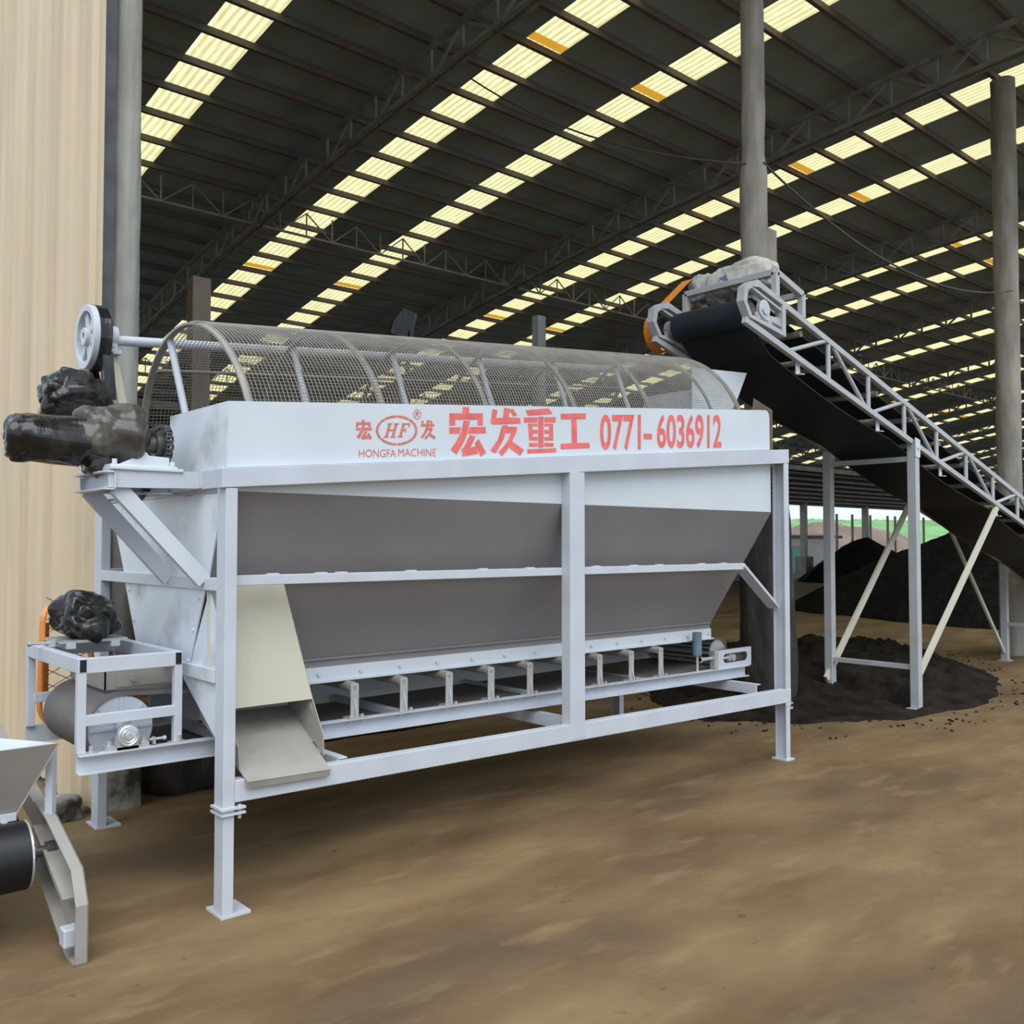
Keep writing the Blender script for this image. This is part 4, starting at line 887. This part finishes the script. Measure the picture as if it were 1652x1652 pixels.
# ------------------------------------------------------------------ sloping belt conveyor at the right
Q = empty('inclined_conveyor', (9.5, 4.6, 0)); tag(Q, 'long sloping belt conveyor on lattice sides and grey legs, its head above the screen drum', 'conveyor')
def zb(x): return 3.33 - .272*(x-6.06)
def zt(x): return 3.624 - .2855*(x-6.297)
XE = 15.6
def truss_side(y):
    g = MB(); g.beam((6.05, y, zb(6.05)), (XE, y, zb(XE)), .045, .05); g.build('bottom_chord', M['paint_shaded'], Q, 0.003)
    g = MB(); g.beam((6.20, y, zt(6.20)), (XE, y, zt(XE)), .045, .05); g.build('top_chord', M['paint_shaded'], Q, 0.003)
    k = 0; x = 6.60
    while x < XE-.7:
        xn = x + .69; yo = y
        g = MB(); g.tube((xn, yo, zb(xn)), (xn, yo, zt(xn)), .021, 10); g.build('lattice_post', M['paint_shaded'], Q)
        g = MB()
        if k % 2 == 0: g.tube((x+.05, yo, zb(x+.05)), (xn-.02, yo, zt(xn-.02)), .019, 10)
        else: g.tube((x+.05, yo, zt(x+.05)), (xn-.04, yo, zb(xn-.04)), .019, 10)
        g.build('lattice_diagonal', M['paint_shaded'], Q)
        x = xn; k += 1
    # head bracket: rim of flat bar with the bearing inside
    g = MB(); o_ = [(6.0, 3.47), (6.02, 3.585), (6.10, 3.64), (6.20, 3.652), (6.585, 3.545), (6.585, 3.27), (6.08, 3.35)]
    cx, cz2 = 6.29, 3.46; i_ = [(cx+(a-cx)*.84, cz2+(b-cz2)*.78) for a, b in o_]; n = len(o_)
    for k in range(n): g.prism([o_[k], o_[(k+1) % n], i_[(k+1) % n], i_[k]], 'y', y-.035, y+.035)
    sgn = -1 if y < 4.6 else 1
    g.prism([(6.2, 3.36), (6.55, 3.30), (6.55, 3.42), (6.2, 3.42)], 'y', y-.01, y+.01); g.beam((6.12, y, 3.60), (6.57, y, 3.475), .05, .02)
    g.build('head_bracket', M['paint_shaded'], Q, 0.002)
    g = MB(); g.lathe((6.29, y, 3.45), (0, sgn, 0), [(0, .075), (.03, .075), (.035, .05), (.045, .045), (.045, .001)], 24); g.box(6.21, y-.02, 3.37, 6.37, y+.02, 3.40)
    for s in (-.065, .065): g.bolt((6.29+s, y+.0, 3.40), (0, 0, 1), .012, .02)
    g.tube((6.42, y+sgn*.02, 3.37), (6.55, y+sgn*.02, 3.345), .008, 8); g.build('bearing', M['galv'], Q)
truss_side(4.15); truss_side(5.05)
# belt: carrying run, head drum, sagging return run
pts = []
for i in range(33): t = math.radians(74) + math.radians(212)*i/32; pts.append((6.29 + .125*math.cos(t), 3.445 + .125*math.sin(t)))
xr = [6.55 + (15.3-6.55)*i/90 for i in range(91)]
pts += [(x, zb(x) - .045 - .055*abs(math.sin(math.pi*(x-6.4)/2.2))) for x in xr]
for i in range(9): t = math.radians(-106) + math.radians(180)*i/8; pts.append((15.40 + .12*math.cos(t), zb(15.4)+.10 + .12*math.sin(t)))
pts += [(x, zt(x) - .035) for x in xr[::-1][::6]]
g = beltloop(pts, 4.25, 4.97, .009, MB()); o = g.build('belt', M['belt'], Q)
g = MB()
for y in (4.246, 4.974): g.path([(x, y, z) for x, z in pts[32:116]], .005, 5)
g.build('belt_edge', M['steel'], o)
g = MB()
for k in range(22):   # frayed edge of the belt on the head drum
    t = math.radians(95 + 9*k); c = V((6.29 + .128*math.cos(t), 4.248, 3.445 + .128*math.sin(t))); g.beam(c, c + V((random.uniform(-.008, .008), -.012, random.uniform(-.018, .006))), .004, .006)
g.build('frayed_edge', M['galv'], o)
g = MB(); g.lathe((6.29, 4.27, 3.445), (0, 1, 0), [(0, .113), (.68, .113)], 36); g.tube((6.29, 4.12, 3.445), (6.29, 5.18, 3.445), .028, 14); g.build('head_drum', M['dusty'], Q)
g = MB(); g.lathe((15.40, 4.27, zb(15.4)+.10), (0, 1, 0), [(0, .11), (.68, .11)], 24); g.tube((15.40, 4.15, zb(15.4)+.1), (15.40, 5.05, zb(15.4)+.1), .028, 14); g.build('tail_drum', M['dusty'], Q)
for x in (6.85, 8.2, 9.5, 10.9, 12.3, 13.7):
    g = MB(); g.tube((x, 4.2, zb(x)-.012), (x, 5.0, zb(x)-.012), .024, 12); g.build('return_roller', M['dusty'], Q)
    g = MB(); g.box(x-.03, 4.172, zb(x)-.115, x+.03, 4.18, zb(x)); g.box(x-.03, 4.13, zb(x)-.115, x+.03, 4.18, zb(x)-.108); g.build('roller_hanger', M['sheet'], Q)
for i in range(13):
    x = 6.95+.65*i; g = MB(); g.tube((x, 4.2, zt(x)-.07), (x, 5.0, zt(x)-.07), .028, 12); g.build('carrying_roller', M['dusty'], Q)
# motor deck over the head
cr = {'a': (6.49, 4.15, 3.79), 'b': (6.877, 4.15, 3.675), 'c': (6.49, 5.05, 3.79), 'd': (6.877, 5.05, 3.675)}
for p, q in (('a', 'b'), ('a', 'c'), ('c', 'd'), ('b', 'd')):
    g = MB(); g.beam(cr[p], cr[q], .05, .05); g.build('deck_rail', M['paint_shaded'], Q, 0.003)
for p in cr.values():
    g = MB(); g.beam((p[0], p[1], zt(p[0])+.02), p, .05, .05, (1, 0, 0)); g.build('deck_post', M['paint_shaded'], Q, 0.003)
for y in (4.55, 4.85):
    g = MB(); g.beam((6.49, y, 3.785), (6.877, y, 3.67), .05, .04); g.build('deck_bar', M['paint_shaded'], Q)
g = blob((6.67, 4.58, 3.865), .145, .30, .12, .9, 7, 51.0, axis='y', sq=2.6); o = g.build('conveyor_motor', M['white_bag'], Q); o['label'] = 'conveyor motor wrapped in a white woven bag'
g = blob((6.66, 4.92, 3.85), .12, .13, .115, .9, 8, 57.0, axis='y', sq=2.8); o = g.build('gear_unit', M['white_bag'], Q)
g = stadium(MB(), (6.28, 3.44), .178, (6.68, 3.90), .08, 5.11, 5.21, .008); o = g.build('belt_guard', M['orange'], Q); o['label'] = 'orange belt guard'
g = MB(); g.tube((6.30, 5.13, 3.445), (6.30, 5.17, 3.445), .13, 24); g.tube((6.68, 5.13, 3.90), (6.68, 5.17, 3.90), .055, 20); g.build('pulley', M['steel'], Q)
# legs, ties and braces
def leg(x, y):
    g = MB(); g.box(x-.042, y-.042, .012, x+.042, y+.042, zb(x)-.01); o = g.build('leg', M['paint_shaded'], Q, 0.003)
    g = MB(); g.box(x-.08, y-.07, 0, x+.08, y+.07, .012); g.build('foot_plate', M['paint_shaded'], o)
    g = MB(); g.prism([(x-.045, zb(x)-.14), (x+.045, zb(x)-.14), (x+.05, zb(x)+.03), (x-.05, zb(x)+.05)], 'y', y-.05, y-.042); g.bolt((x, y-.05, zb(x)-.05), (0, -1, 0), .016, .014); g.build('leg_bracket', M['sheet'], o)
for x in (8.85, 13.4):
    for y in (4.15, 5.05): leg(x, y)
    g = MB(); g.beam((x, 4.19, .40 if x < 10 else .5), (x, 5.01, .40 if x < 10 else .5), .045, .045); g.build('leg_tie', M['paint_shaded'], Q)
    if x < 10: g = MB(); g.beam((x, 4.19, 2.42), (x, 5.01, 2.42), .05, .05); g.build('leg_tie', M['paint_shaded'], Q)
for (p, q, w) in (((8.90, 4.15, .32), (10.85, 4.15, zb(10.85)-.02), .075), ((8.76, 5.05, .20), (10.66, 5.05, zb(10.66)-.02), .075), ((13.36, 5.05, .12), (11.75, 5.05, zb(11.75)-.02), .05), ((13.36, 4.15, .12), (11.75, 4.15, zb(11.75)-.02), .05)):
    if p[0] > 13 and p[1] < 4.5: continue
    g = MB(); g.beam(p, q, .03, w, (0, 0, 1)); o = g.build('leg_brace', M['cream'], Q, 0.002)

b = MB()
vs = [(5.62, 8.4, 3.90), (5.67, 8.4, 4.05), (5.80, 8.4, 4.20), (5.99, 8.4, 4.16), (5.93, 8.4, 4.07), (5.82, 8.4, 3.86)]
b.plate(vs, .03); b.path([(5.88, 8.44, 0), (5.88, 8.44, 3.6), (5.90, 8.42, 3.95), (5.96, 8.41, 4.15)], .03, 8)
tag(b.build('plastic_scrap', M['plastic']), 'black plastic sheet wrapped on a pole, rising behind the top of the screen drum', 'plastic')
